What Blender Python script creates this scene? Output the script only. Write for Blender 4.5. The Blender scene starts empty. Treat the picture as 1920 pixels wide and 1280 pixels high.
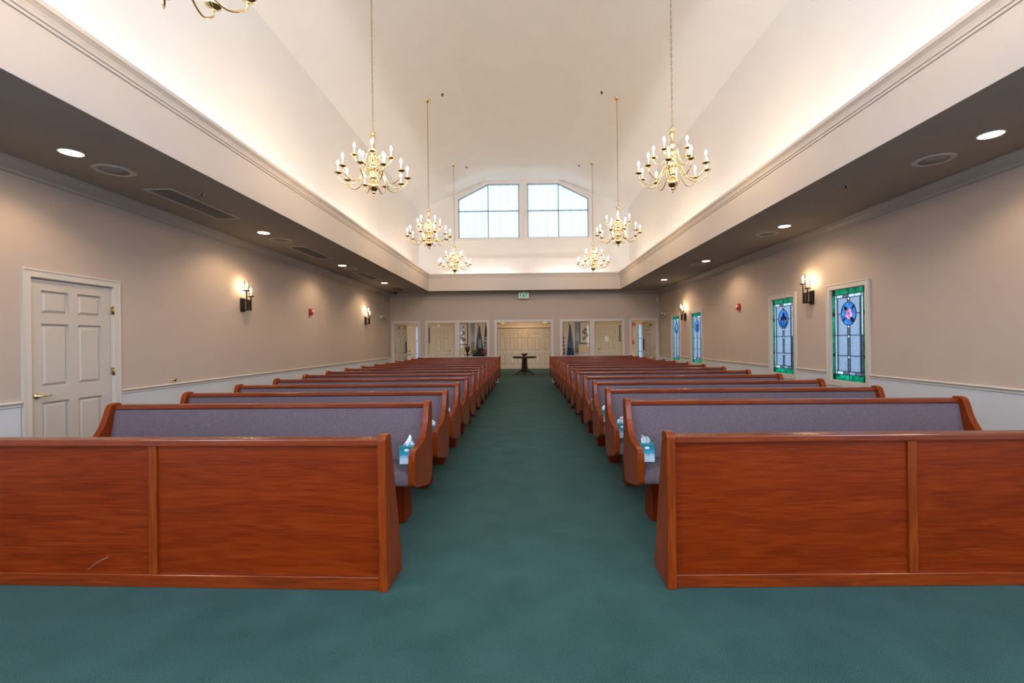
import bpy, bmesh, math, random
from mathutils import Vector, Matrix
from mathutils.geometry import delaunay_2d_cdt
random.seed(7)
PI = math.pi
SC = bpy.context.scene
COL = SC.collection

# ------------------------------------------------------------------ camera, world, exposure
F_PX = 853.0
cam_d = bpy.data.cameras.new('camera')
cam_d.sensor_width = 36.0
cam_d.lens = F_PX / 1920 * 36.0
cam_d.shift_x = -21.0 / 1920
cam_d.shift_y = 0.0
cam_d.clip_start = 0.05
cam_d.clip_end = 200
cam = bpy.data.objects.new('camera', cam_d)
COL.objects.link(cam)
cam.matrix_world = (Matrix.Translation((0, 0, 1.36)) @ Matrix.Rotation(math.radians(0.2), 4, 'Z')
                    @ Matrix.Rotation(PI / 2, 4, 'X') @ Matrix.Rotation(-0.0115, 4, 'Z'))
SC.camera = cam

SC.view_settings.view_transform = 'Standard'
SC.view_settings.look = 'None'
SC.view_settings.gamma = 1.0
SC.view_settings.use_curve_mapping = False
SC.view_settings.exposure = 0.13

world = bpy.data.worlds.new('sky')
SC.world = world
world.use_nodes = True
bgn = world.node_tree.nodes['Background']
bgn.inputs[0].default_value = (0.72, 0.86, 1.0, 1)      # even overcast daylight
bgn.inputs[1].default_value = 2.2

# light levels
BULB = 150.0          # chandelier bulbs
SCONCE = 150.0       # sconce bulbs
COVE = 33.0           # cove tubes
SPOT = 55.0          # downlight watts
LENS = 30.0          # downlight lens
DAY_HIGH = 290.0
DAY = 250.0          # watts per daylight window behind the camera
LOBBY = 120.0

# ------------------------------------------------------------------ materials
MATS = {}


def new_mat(name):
    m = bpy.data.materials.new(name)
    m.use_nodes = True
    MATS[name] = m
    nt = m.node_tree
    return m, nt, nt.nodes['Principled BSDF']


def plain(name, col, rough=0.6, metal=0.0, noise=0.0, scale=20.0, bump=0.0, spec=0.5, coat=0.0):
    m, nt, b = new_mat(name)
    b.inputs['Base Color'].default_value = (*col, 1)
    b.inputs['Roughness'].default_value = rough
    b.inputs['Metallic'].default_value = metal
    b.inputs['Specular IOR Level'].default_value = spec
    b.inputs['Coat Weight'].default_value = coat
    if noise or bump:
        tc = nt.nodes.new('ShaderNodeTexCoord')
        nz = nt.nodes.new('ShaderNodeTexNoise')
        nz.inputs['Scale'].default_value = scale
        nz.inputs['Detail'].default_value = 6
        nt.links.new(tc.outputs['Object'], nz.inputs['Vector'])
        if noise:
            mr = nt.nodes.new('ShaderNodeMapRange')
            mr.inputs[1].default_value = 0.3
            mr.inputs[2].default_value = 0.7
            mr.inputs[3].default_value = 1 - noise
            mr.inputs[4].default_value = 1 + noise
            nt.links.new(nz.outputs[0], mr.inputs[0])
            mx = nt.nodes.new('ShaderNodeVectorMath')
            mx.operation = 'SCALE'
            mx.inputs[0].default_value = col
            nt.links.new(mr.outputs[0], mx.inputs['Scale'])
            nt.links.new(mx.outputs[0], b.inputs['Base Color'])
        if bump:
            bp = nt.nodes.new('ShaderNodeBump')
            bp.inputs['Strength'].default_value = bump
            bp.inputs['Distance'].default_value = 0.01
            nt.links.new(nz.outputs[0], bp.inputs['Height'])
            nt.links.new(bp.outputs[0], b.inputs['Normal'])
    return m


def wood(name, axis, dark, mid, light, rough=0.32, fine=1.0, spec=0.15):
    """stained oak, grain running along the given object axis"""
    m, nt, b = new_mat(name)
    N = nt.nodes.new
    L = nt.links.new
    tc = N('ShaderNodeTexCoord')
    oi = N('ShaderNodeObjectInfo')
    sc = N('ShaderNodeVectorMath')
    sc.operation = 'SCALE'
    sc.inputs[0].default_value = (3.7, 5.1, 7.3)
    L(oi.outputs['Random'], sc.inputs['Scale'])
    ad = N('ShaderNodeVectorMath')
    ad.operation = 'ADD'
    L(tc.outputs['Object'], ad.inputs[0])
    L(sc.outputs[0], ad.inputs[1])
    # broad cathedral figure
    mp = N('ShaderNodeMapping')
    s1 = [9.0, 9.0, 9.0]
    s1[axis] = 0.9
    mp.inputs['Scale'].default_value = s1
    L(ad.outputs[0], mp.inputs['Vector'])
    n1 = N('ShaderNodeTexNoise')
    n1.inputs['Scale'].default_value = 1.3
    n1.inputs['Detail'].default_value = 2
    L(mp.outputs[0], n1.inputs['Vector'])
    mu = N('ShaderNodeMath')
    mu.operation = 'MULTIPLY'
    mu.inputs[1].default_value = 40.0
    L(n1.outputs[0], mu.inputs[0])
    fr = N('ShaderNodeMath')
    fr.operation = 'SINE'
    L(mu.outputs[0], fr.inputs[0])
    # fine pores
    mp2 = N('ShaderNodeMapping')
    s2 = [240.0, 240.0, 240.0]
    s2[axis] = 5.0
    mp2.inputs['Scale'].default_value = s2
    L(ad.outputs[0], mp2.inputs['Vector'])
    n2 = N('ShaderNodeTexNoise')
    n2.inputs['Scale'].default_value = 1.0
    n2.inputs['Detail'].default_value = 3
    L(mp2.outputs[0], n2.inputs['Vector'])
    a1 = N('ShaderNodeMath')
    a1.operation = 'MULTIPLY_ADD'
    a1.inputs[1].default_value = 0.05
    a1.inputs[2].default_value = 0.0
    L(fr.outputs[0], a1.inputs[0])
    a2 = N('ShaderNodeMath')
    a2.operation = 'MULTIPLY_ADD'
    a2.inputs[1].default_value = 0.85 * fine
    L(n2.outputs[0], a2.inputs[0])
    L(a1.outputs[0], a2.inputs[2])
    a3 = N('ShaderNodeMath')
    a3.operation = 'MULTIPLY_ADD'
    a3.inputs[1].default_value = 0.32
    L(n1.outputs[0], a3.inputs[0])
    L(a2.outputs[0], a3.inputs[2])
    rp = N('ShaderNodeValToRGB')
    e = rp.color_ramp.elements
    e[0].position = 0.34
    e[0].color = (*dark, 1)
    e[1].position = 0.80
    e[1].color = (*light, 1)
    k = rp.color_ramp.elements.new(0.58)
    k.color = (*mid, 1)
    L(a3.outputs[0], rp.inputs[0])
    L(rp.outputs[0], b.inputs['Base Color'])
    b.inputs['Roughness'].default_value = rough
    b.inputs['Specular IOR Level'].default_value = spec
    bp = N('ShaderNodeBump')
    bp.inputs['Strength'].default_value = 0.06
    bp.inputs['Distance'].default_value = 0.004
    L(n2.outputs[0], bp.inputs['Height'])
    L(bp.outputs[0], b.inputs['Normal'])
    return m


def emit(name, col, strength):
    m = bpy.data.materials.new(name)
    m.use_nodes = True
    nt = m.node_tree
    nt.nodes.clear()
    e = nt.nodes.new('ShaderNodeEmission')
    e.inputs[0].default_value = (*col, 1)
    e.inputs[1].default_value = strength
    o = nt.nodes.new('ShaderNodeOutputMaterial')
    nt.links.new(e.outputs[0], o.inputs[0])
    MATS[name] = m
    return m


def clear_glass(name, tint=(1, 1, 1), gloss=1.0):
    m = bpy.data.materials.new(name)
    m.use_nodes = True
    nt = m.node_tree
    nt.nodes.clear()
    N = nt.nodes.new
    t = N('ShaderNodeBsdfTransparent')
    t.inputs[0].default_value = (*tint, 1)
    g = N('ShaderNodeBsdfGlossy')
    g.inputs['Roughness'].default_value = 0.02
    f = N('ShaderNodeFresnel')
    f.inputs[0].default_value = 1.45
    mu = N('ShaderNodeMath')
    mu.operation = 'MULTIPLY'
    mu.inputs[1].default_value = gloss
    nt.links.new(f.outputs[0], mu.inputs[0])
    mx = N('ShaderNodeMixShader')
    nt.links.new(mu.outputs[0], mx.inputs[0])
    nt.links.new(t.outputs[0], mx.inputs[1])
    nt.links.new(g.outputs[0], mx.inputs[2])
    o = N('ShaderNodeOutputMaterial')
    nt.links.new(mx.outputs[0], o.inputs[0])
    MATS[name] = m
    return m


def art_glass(name, col, vary=0.25, scale=18.0, stretch=(1, 1, 1), through=0.15):
    """coloured art glass: lets daylight through, scattered"""
    m = bpy.data.materials.new(name)
    m.use_nodes = True
    nt = m.node_tree
    nt.nodes.clear()
    N = nt.nodes.new
    L = nt.links.new
    tc = N('ShaderNodeTexCoord')
    mp = N('ShaderNodeMapping')
    mp.inputs['Scale'].default_value = stretch
    L(tc.outputs['Object'], mp.inputs['Vector'])
    nz = N('ShaderNodeTexNoise')
    nz.inputs['Scale'].default_value = scale
    nz.inputs['Detail'].default_value = 5
    L(mp.outputs[0], nz.inputs['Vector'])
    mr = N('ShaderNodeMapRange')
    mr.inputs[1].default_value = 0.3
    mr.inputs[2].default_value = 0.7
    mr.inputs[3].default_value = 1 - vary
    mr.inputs[4].default_value = 1 + vary
    L(nz.outputs[0], mr.inputs[0])
    vs = N('ShaderNodeVectorMath')
    vs.operation = 'SCALE'
    vs.inputs[0].default_value = col
    L(mr.outputs[0], vs.inputs['Scale'])
    t = N('ShaderNodeBsdfTranslucent')
    L(vs.outputs[0], t.inputs[0])
    tr = N('ShaderNodeBsdfTransparent')
    L(vs.outputs[0], tr.inputs[0])
    m1 = N('ShaderNodeMixShader')
    m1.inputs[0].default_value = through
    L(t.outputs[0], m1.inputs[1])
    L(tr.outputs[0], m1.inputs[2])
    g = N('ShaderNodeBsdfGlossy')
    g.inputs['Roughness'].default_value = 0.12
    bp = N('ShaderNodeBump')
    bp.inputs['Strength'].default_value = 0.3
    bp.inputs['Distance'].default_value = 0.003
    L(nz.outputs[0], bp.inputs['Height'])
    L(bp.outputs[0], g.inputs['Normal'])
    m2 = N('ShaderNodeMixShader')
    m2.inputs[0].default_value = 0.06
    L(m1.outputs[0], m2.inputs[1])
    L(g.outputs[0], m2.inputs[2])
    o = N('ShaderNodeOutputMaterial')
    L(m2.outputs[0], o.inputs[0])
    MATS[name] = m
    return m


W_D, W_M, W_L = (0.095, 0.0095, 0.0008), (0.170, 0.0180, 0.0010), (0.225, 0.0310, 0.0022)
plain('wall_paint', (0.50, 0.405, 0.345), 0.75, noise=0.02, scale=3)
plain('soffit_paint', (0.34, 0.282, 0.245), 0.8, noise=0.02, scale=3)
plain('vault_paint', (0.80, 0.772, 0.738), 0.8, noise=0.015, scale=2)
plain('fascia_paint', (0.57, 0.52, 0.49), 0.7, noise=0.015, scale=2)
plain('wainscot_paint', (0.61, 0.62, 0.66), 0.55, noise=0.01, scale=3)
plain('trim_paint', (0.62, 0.56, 0.505), 0.42)
plain('crown_paint', (0.42, 0.355, 0.31), 0.5)
plain('door_paint', (0.56, 0.50, 0.445), 0.45)
plain('lobby_paint', (0.60, 0.475, 0.36), 0.75)
plain('brass', (0.84, 0.64, 0.33), 0.17, 1.0)
plain('hinge_brass', (0.55, 0.39, 0.17), 0.3, 1.0)
plain('dark_bronze', (0.035, 0.026, 0.022), 0.4, 0.6)
plain('candle_white', (0.9, 0.87, 0.8), 0.5)
plain('white_plastic', (0.75, 0.74, 0.71), 0.45)
plain('grey_grille', (0.30, 0.27, 0.25), 0.7, noise=0.25, scale=300)
plain('speaker_rim', (0.52, 0.47, 0.43), 0.5)
plain('vent_metal', (0.56, 0.49, 0.43), 0.5)
plain('vent_dark', (0.012, 0.010, 0.009), 0.9)
plain('chrome', (0.7, 0.7, 0.7), 0.15, 1.0)
plain('red_plastic', (0.48, 0.012, 0.014), 0.4)
plain('black_plastic', (0.012, 0.012, 0.013), 0.35)
plain('dark_wood', (0.018, 0.011, 0.009), 0.3, noise=0.3, scale=14)
plain('bowl_wood', (0.10, 0.03, 0.015), 0.3, noise=0.2, scale=20)
plain('lead', (0.035, 0.042, 0.05), 0.5, 0.3)
plain('tissue', (0.86, 0.87, 0.88), 0.8)
plain('paper', (0.62, 0.59, 0.53), 0.8)
plain('print_ink', (0.10, 0.095, 0.085), 0.9, noise=0.5, scale=60)
plain('print_green', (0.20, 0.20, 0.11), 0.9, noise=0.5, scale=60)
plain('frame_black', (0.02, 0.012, 0.010), 0.35)
plain('flag_blue', (0.045, 0.075, 0.20), 0.8, noise=0.3, scale=12)
plain('flag_navy', (0.035, 0.045, 0.07), 0.8, noise=0.3, scale=12)
plain('flag_white', (0.70, 0.66, 0.64), 0.8)
plain('flag_red', (0.38, 0.035, 0.04), 0.8)
plain('flag_emblem', (0.38, 0.42, 0.42), 0.8)
plain('petal_yellow', (0.75, 0.45, 0.03), 0.7)
plain('petal_red', (0.62, 0.10, 0.03), 0.7)
plain('leaf_green', (0.05, 0.11, 0.02), 0.6)
plain('gilt_panel', (0.30, 0.26, 0.09), 0.5, noise=0.4, scale=14)
plain('white_card', (0.85, 0.85, 0.84), 0.7)
plain('muntin', (0.42, 0.47, 0.52), 0.5)
wood('wood_x', 0, W_D, W_M, W_L, 0.33)
ENDC = (1.18, 1.55, 2.2)
wood('wood_z', 2, *[tuple(c * k for c, k in zip(w_, ENDC)) for w_ in (W_D, W_M, W_L)], 0.28, 1.0, 0.25)
RAILC = (1.35, 1.75, 2.4)
wood('wood_rail', 0, *[tuple(c * k for c, k in zip(w_, RAILC)) for w_ in (W_D, W_M, W_L)], 0.22, 0.7, 0.5)
wood('wood_base', 2, tuple(c * 0.8 for c in W_D), tuple(c * 0.8 for c in W_M), tuple(c * 0.85 for c in W_L), 0.4)
plain('fabric', (0.136, 0.096, 0.106), 0.95, noise=0.35, scale=170, bump=0.25, spec=0.15)
emit('bulb_glow', (1.0, 0.67, 0.34), BULB)
emit('sconce_glow', (1.0, 0.74, 0.42), SCONCE)
emit('cove_glow', (0.92, 0.96, 1.0), COVE)
emit('lens_glow', (1.0, 0.84, 0.62), LENS)
emit('lobby_glow', (1.0, 0.70, 0.40), LOBBY)
emit('exit_green', (0.01, 0.40, 0.15), 0.6)
plain('exit_panel', (0.80, 0.78, 0.72), 0.4)
clear_glass('clear_glass', (0.96, 0.97, 0.96), 0.3)
clear_glass('chimney_glass', (0.97, 0.97, 0.97), 0.8)
art_glass('glass_clear', (0.50, 0.57, 0.65), 0.25, 70.0)
art_glass('glass_light', (0.80, 0.88, 0.95), 0.15, 40.0)
art_glass('glass_slate', (0.30, 0.34, 0.42), 0.25, 30.0)
art_glass('glass_green', (0.06, 0.48, 0.33), 0.45, 9.0, (1, 3, 1))
art_glass('glass_deep', (0.012, 0.17, 0.11), 0.3, 9.0)
art_glass('glass_blue', (0.16, 0.42, 0.72), 0.35, 12.0, (1, 1, 2))
art_glass('glass_pink', (0.92, 0.58, 0.78), 0.25, 14.0)
art_glass('glass_purple', (0.10, 0.05, 0.20), 0.3, 14.0)
art_glass('glass_red', (0.35, 0.03, 0.05), 0.3, 14.0)
art_glass('glass_leaf', (0.015, 0.10, 0.05), 0.3, 14.0)
art_glass('glass_cream', (0.62, 0.60, 0.50), 0.2, 14.0)
art_glass('glass_stem', (0.02, 0.03, 0.03), 0.2, 14.0)
art_glass('sheer', (0.78, 0.83, 0.88), 0.2, 3.0, (9, 1, 0.15), 0.35)


def carpet_mat():
    m, nt, b = new_mat('carpet')
    N = nt.nodes.new
    L = nt.links.new
    tc = N('ShaderNodeTexCoord')
    n1 = N('ShaderNodeTexNoise')
    n1.inputs['Scale'].default_value = 190
    n1.inputs['Detail'].default_value = 4
    L(tc.outputs['Object'], n1.inputs['Vector'])
    n2 = N('ShaderNodeTexNoise')
    n2.inputs['Scale'].default_value = 3.5
    n2.inputs['Detail'].default_value = 5
    L(tc.outputs['Object'], n2.inputs['Vector'])
    ad = N('ShaderNodeMath')
    ad.operation = 'MULTIPLY_ADD'
    ad.inputs[1].default_value = 0.35
    L(n2.outputs[0], ad.inputs[0])
    L(n1.outputs[0], ad.inputs[2])
    rp = N('ShaderNodeValToRGB')
    e = rp.color_ramp.elements
    e[0].position = 0.46
    e[0].color = (0.014, 0.045, 0.040, 1)
    e[1].position = 0.86
    e[1].color = (0.044, 0.104, 0.092, 1)
    L(ad.outputs[0], rp.inputs[0])
    L(rp.outputs[0], b.inputs['Base Color'])
    b.inputs['Roughness'].default_value = 1.0
    b.inputs['Specular IOR Level'].default_value = 0.05
    b.inputs['Sheen Weight'].default_value = 0.06
    b.inputs['Sheen Roughness'].default_value = 0.5
    bp = N('ShaderNodeBump')
    bp.inputs['Strength'].default_value = 0.2
    bp.inputs['Distance'].default_value = 0.006
    L(n1.outputs[0], bp.inputs['Height'])
    L(bp.outputs[0], b.inputs['Normal'])


carpet_mat()


def tissue_mat():
    m, nt, b = new_mat('tissue_box_print')
    N = nt.nodes.new
    L = nt.links.new
    tc = N('ShaderNodeTexCoord')
    sp = N('ShaderNodeSeparateXYZ')
    L(tc.outputs['Object'], sp.inputs[0])
    nz = N('ShaderNodeTexNoise')
    nz.inputs['Scale'].default_value = 30
    L(tc.outputs['Object'], nz.inputs['Vector'])
    ma = N('ShaderNodeMath')
    ma.operation = 'MULTIPLY_ADD'
    ma.inputs[1].default_value = 0.035
    L(nz.outputs[0], ma.inputs[0])
    L(sp.outputs['Z'], ma.inputs[2])
    rp = N('ShaderNodeValToRGB')
    mr = N('ShaderNodeMapRange')
    mr.inputs[1].default_value = 0.0
    mr.inputs[2].default_value = 0.15
    L(ma.outputs[0], mr.inputs[0])
    L(mr.outputs[0], rp.inputs[0])
    e = rp.color_ramp.elements
    e[0].position = 0.40
    e[0].color = (0.62, 0.74, 0.80, 1)
    e[1].position = 0.9
    e[1].color = (0.01, 0.20, 0.24, 1)
    k = rp.color_ramp.elements.new(0.58)
    k.color = (0.05, 0.40, 0.55, 1)
    L(rp.outputs[0], b.inputs['Base Color'])
    b.inputs['Roughness'].default_value = 0.35


tissue_mat()


def stripe_mat():
    """striped cloth of a flag, dyed in bands that run with the hanging folds"""
    m, nt, b = new_mat('flag_stripes')
    N = nt.nodes.new
    L = nt.links.new
    tc = N('ShaderNodeTexCoord')
    wv = N('ShaderNodeTexWave')
    wv.bands_direction = 'DIAGONAL'
    wv.inputs['Scale'].default_value = 3.6
    wv.inputs['Distortion'].default_value = 1.2
    L(tc.outputs['Object'], wv.inputs['Vector'])
    rp = N('ShaderNodeValToRGB')
    rp.color_ramp.interpolation = 'CONSTANT'
    rp.color_ramp.elements[0].color = (0.40, 0.05, 0.06, 1)
    rp.color_ramp.elements[1].position = 0.5
    rp.color_ramp.elements[1].color = (0.66, 0.62, 0.60, 1)
    L(wv.outputs[0], rp.inputs[0])
    L(rp.outputs[0], b.inputs['Base Color'])
    b.inputs['Roughness'].default_value = 0.85


stripe_mat()


# ------------------------------------------------------------------ mesh helpers
class MB:
    def __init__(self):
        self.v, self.f, self.s = [], [], []

    def add(self, vs, fs, smooth=False):
        o = len(self.v)
        self.v += [tuple(p) for p in vs]
        for f in fs:
            self.f.append([i + o for i in f])
            self.s.append(smooth)
        return self

    def box(self, x0, x1, y0, y1, z0, z1):
        vs = [(x, y, z) for z in (z0, z1) for y in (y0, y1) for x in (x0, x1)]
        fs = [(0, 2, 3, 1), (4, 5, 7, 6), (0, 1, 5, 4), (2, 6, 7, 3), (0, 4, 6, 2), (1, 3, 7, 5)]
        return self.add(vs, fs)

    def prism(self, pts, a, b, axis, smooth=False):
        """closed outline pts (two coords) extruded from a to b along axis (0 x: pts=(y,z), 1 y: pts=(x,z), 2 z: pts=(x,y))"""
        def mk(p, t):
            return (t, p[0], p[1]) if axis == 0 else (p[0], t, p[1]) if axis == 1 else (p[0], p[1], t)
        n = len(pts)
        self.add([mk(p, a) for p in pts] + [mk(p, b) for p in pts], [])
        o = len(self.v) - 2 * n
        self.f.append([o + i for i in range(n)])
        self.s.append(False)
        self.f.append([o + n + i for i in reversed(range(n))])
        self.s.append(False)
        for i in range(n):
            j = (i + 1) % n
            self.f.append([o + i, o + n + i, o + n + j, o + j])
            self.s.append(smooth)
        return self

    def lathe(self, prof, c=(0, 0, 0), n=16, smooth=True):
        vs, fs = [], []
        for r, z in prof:
            for i in range(n):
                a = 2 * PI * i / n
                vs.append((c[0] + r * math.cos(a), c[1] + r * math.sin(a), c[2] + z))
        m = len(prof)
        for k in range(m - 1):
            for i in range(n):
                j = (i + 1) % n
                fs.append((k * n + i, k * n + j, (k + 1) * n + j, (k + 1) * n + i))
        fs.append(tuple(reversed(range(n))))
        fs.append(tuple((m - 1) * n + i for i in range(n)))
        return self.add(vs, fs, smooth)

    def tube(self, pts, r, n=6, smooth=True):
        pts = [Vector(p) for p in pts]
        rs = r if isinstance(r, (list, tuple)) else [r] * len(pts)
        vs, fs = [], []
        up = Vector((0.13, 0.31, 0.94))
        for k, p in enumerate(pts):
            d = (pts[min(k + 1, len(pts) - 1)] - pts[max(k - 1, 0)]).normalized()
            if abs(d.dot(up)) > 0.95:
                up = Vector((1, 0.2, 0.1))
            a = d.cross(up).normalized()
            b = d.cross(a).normalized()
            for i in range(n):
                t = 2 * PI * i / n
                vs.append(p + a * (rs[k] * math.cos(t)) + b * (rs[k] * math.sin(t)))
        for k in range(len(pts) - 1):
            for i in range(n):
                j = (i + 1) % n
                fs.append((k * n + i, k * n + j, (k + 1) * n + j, (k + 1) * n + i))
        fs.append(tuple(reversed(range(n))))
        fs.append(tuple((len(pts) - 1) * n + i for i in range(n)))
        return self.add(vs, fs, smooth)

    def mesh(self, name, mat, bevel=0.0, seg=2):
        me = bpy.data.meshes.new(name)
        me.from_pydata(self.v, [], self.f)
        me.polygons.foreach_set('use_smooth', self.s)
        bm = bmesh.new()
        bm.from_mesh(me)
        bmesh.ops.recalc_face_normals(bm, faces=bm.faces)
        if bevel:
            es = [e for e in bm.edges if len(e.link_faces) == 2 and e.calc_face_angle(0) > 0.6]
            bmesh.ops.bevel(bm, geom=es, offset=bevel, segments=seg, profile=0.6, affect='EDGES', clamp_overlap=True)
            for f in bm.faces:
                f.smooth = False
        bm.to_mesh(me)
        bm.free()
        me.materials.append(MATS[mat])
        return me

    def build(self, name, mat, parent=None, bevel=0.0, seg=2, label=None):
        return obj(name, self.mesh(name, mat, bevel, seg), parent, label)


def obj(name, me, parent=None, label=None, loc=None, rotz=None):
    o = bpy.data.objects.new(name, me)
    COL.objects.link(o)
    if parent:
        o.parent = parent
    if label:
        o['label'] = label
    if loc is not None:
        o.location = loc
    if rotz is not None:
        o.rotation_euler = (0, 0, rotz)
    return o


def tag(o, label, cat, group=None, kind=None):
    o['label'] = label
    o['category'] = cat
    if group:
        o['group'] = group
    if kind:
        o['kind'] = kind
    return o


def thing(name, label, cat, loc=(0, 0, 0), rotz=0.0, group=None, kind=None):
    o = bpy.data.objects.new(name, None)
    o.empty_display_size = 0.1
    COL.objects.link(o)
    o.location = loc
    o.rotation_euler = (0, 0, rotz)
    return tag(o, label, cat, group, kind)


def dup(root, loc, rotz=0.0, label=None):
    def cp(o, par):
        c = o.copy()
        COL.objects.link(c)
        c.parent = par
        for ch in kids(o):
            cp(ch, c)
        return c
    r = cp(root, None)
    r.location = loc
    r.rotation_euler = (0, 0, rotz)
    if label:
        r['label'] = label
    return r


def kids(o):
    return [c for c in COL.objects if c.parent == o]


def arc(cx, cy, r, a0, a1, n):
    return [(cx + r * math.cos(math.radians(a0 + (a1 - a0) * i / n)), cy + r * math.sin(math.radians(a0 + (a1 - a0) * i / n)))
            for i in range(n + 1)]


def holed(mb, axis, c0, c1, u0, u1, v0, v1, holes):
    """a wall slab from c0 to c1 on axis (0: wall in y/z, 1: wall in x/z) with rectangular holes (ua, ub, va, vb)"""
    us = sorted({u0, u1, *[h[0] for h in holes], *[h[1] for h in holes]})
    us = [u for u in us if u0 <= u <= u1]
    for a, b in zip(us[:-1], us[1:]):
        hs = sorted([(h[2], h[3]) for h in holes if h[0] < (a + b) / 2 < h[1]])
        z = v0
        spans = []
        for p, q in hs:
            if p > z:
                spans.append((z, p))
            z = max(z, q)
        if z < v1:
            spans.append((z, v1))
        for p, q in spans:
            if axis == 0:
                mb.box(c0, c1, a, b, p, q)
            else:
                mb.box(a, b, c0, c1, p, q)
    return mb


# ------------------------------------------------------------------ dimensions
WX = 5.10            # side walls
YB, YF = -4.0, 17.2  # wall behind the camera, far wall
ZS = 3.23            # soffit underside
XS = 3.49            # inner face of the cove fascia
XU = 3.93            # upper vault walls
YC = 16.55           # far fascia face
ZC, ZR = 6.32, 7.36  # vault springing, flat ridge
XR = 1.43
YL = 22.7            # lobby back wall
WIN = [(6.81, 7.59), (8.62, 9.40), (13.12, 13.90), (14.95, 15.73)]
WZ0, WZ1 = 0.665, 2.15
RAIL = 0.815
SWY, SWZ = (-3.4, -1.0), (0.9, 2.6)   # plain side windows behind the camera

# ------------------------------------------------------------------ shell
o = MB().box(-7.2, 7.2, YB - 0.15, YL + 0.3, -0.12, 0.0).build('floor', 'carpet')
tag(o, 'teal green cut pile carpet running down the aisle', 'carpet', kind='structure')

DL0, DL1, DLH = 4.67, 5.62, 2.09      # side door in the left wall
o = holed(MB(), 0, -WX - 0.15, -WX, YB, YF, 0, ZS + 0.3, [(DL0, DL1, 0, DLH), (SWY[0], SWY[1], SWZ[0], SWZ[1])]).build('wall_left', 'wall_paint')
tag(o, 'taupe side wall with white wainscot and panelled door', 'wall', kind='structure')
wl = o
o = holed(MB(), 0, WX, WX + 0.15, YB, YF, 0, ZS + 0.3, [(a, b, WZ0, WZ1) for a, b in WIN] + [(SWY[0], SWY[1], SWZ[0], SWZ[1])]).build('wall_right', 'wall_paint')
tag(o, 'taupe side wall pierced by stained glass windows', 'wall', kind='structure')
wr = o
FD = (-4.96, -4.04)                   # far left doorway
FW1, FW2 = (-3.68, -2.63), (-2.47, -1.42)
FO = (-1.06, 1.00)                    # central opening
FTOP, FSILL = 2.10, 0.79
FOPEN = [(FD[0], FD[1], 0, FTOP), (FW1[0], FW1[1], FSILL, FTOP), (FW2[0], FW2[1], FSILL, FTOP), (FO[0], FO[1], 0, FTOP),
         (1.42, 2.47, FSILL, FTOP), (2.63, 3.68, FSILL, FTOP), (4.04, 4.96, 0, FTOP)]
o = holed(MB(), 1, YF, YF + 0.15, -WX - 0.15, WX + 0.15, 0, ZS + 0.3, FOPEN).build('wall_far', 'wall_paint')
tag(o, 'taupe far wall with doorways and interior windows below the exit sign', 'wall', kind='structure')
wf = o
# wall behind the camera with high daylight windows
BW = [(-2.4, -0.3, 4.6, 6.8), (0.3, 2.4, 4.6, 6.8)]
o = holed(MB(), 1, YB - 0.15, YB, -WX - 0.15, WX + 0.15, 0, ZR + 0.1, BW).build('wall_back', 'vault_paint')
tag(o, 'pale wall behind the camera with daylight windows', 'wall', kind='structure')

for s, nm in ((-1, 'left'), (1, 'right')):
    mb = MB()
    x0, x1 = sorted((s * (XS + 0.004), s * (WX + 0.15)))
    mb.box(x0, x1, YB, YF, ZS, ZS + 0.2)
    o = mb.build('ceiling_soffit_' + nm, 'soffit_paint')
    tag(o, 'low taupe soffit ceiling along the %s side aisle' % nm, 'ceiling', kind='structure')
    x0, x1 = sorted((s * XU, s * (XU + 0.12)))
    o = MB().box(x0, x1, YB, 17.15, ZS + 0.2, ZC + 0.1).build('wall_upper_' + nm, 'vault_paint')
    tag(o, 'pale upper vault wall above the %s cove' % nm, 'wall', kind='structure')
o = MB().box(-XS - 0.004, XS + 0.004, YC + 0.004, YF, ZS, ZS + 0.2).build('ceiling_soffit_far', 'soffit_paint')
tag(o, 'short taupe soffit above the far wall doorways', 'ceiling', kind='structure')

mb = MB()
for s in (-1, 1):
    mb.prism([(s * (XU + 0.15), ZC - 0.06), (s * XR, ZR), (s * XR, ZR + 0.15), (s * (XU + 0.15), ZC + 0.1)], YB, 17.2, 1)
mb.box(-XR, XR, YB, 17.2, ZR, ZR + 0.15)
o = mb.build('ceiling', 'vault_paint')
tag(o, 'pale vaulted ceiling with sloped sides and flat ridge', 'ceiling', kind='structure')

# gable wall with the clipped corner window openings
gw = [(2.435, 5.23), (2.435, 6.70), (1.315, 7.26)]
mb = MB()
mb.box(-XU, XU, 17.0, 17.15, 4.3, 5.23)
mb.box(-0.155, 0.155, 17.0, 17.15, 5.23, 7.26)
mb.box(-1.315, 1.315, 17.0, 17.15, 7.26, ZR + 0.05)
for s in (-1, 1):
    mb.prism([(s * XU, 5.23), (s * 2.435, 5.23), (s * 2.435, 6.70), (s * XU, 6.40)], 17.0, 17.15, 1)
    mb.prism([(s * 2.435, 6.70), (s * 1.315, 7.26), (s * 1.315, ZR + 0.05), (s * XR, ZR + 0.05), (s * XU, 6.40)], 17.0, 17.15, 1)
o = mb.build('wall_gable', 'vault_paint')
tag(o, 'pale gable wall around the clipped corner windows', 'wall', kind='structure')
o = MB().box(-XU, XU, YC + 0.40, 17.15, ZS + 0.2, 4.46).build('wall_cove_far', 'vault_paint')
tag(o, 'low white wall band glowing above the far cove', 'wall', kind='structure')

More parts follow.
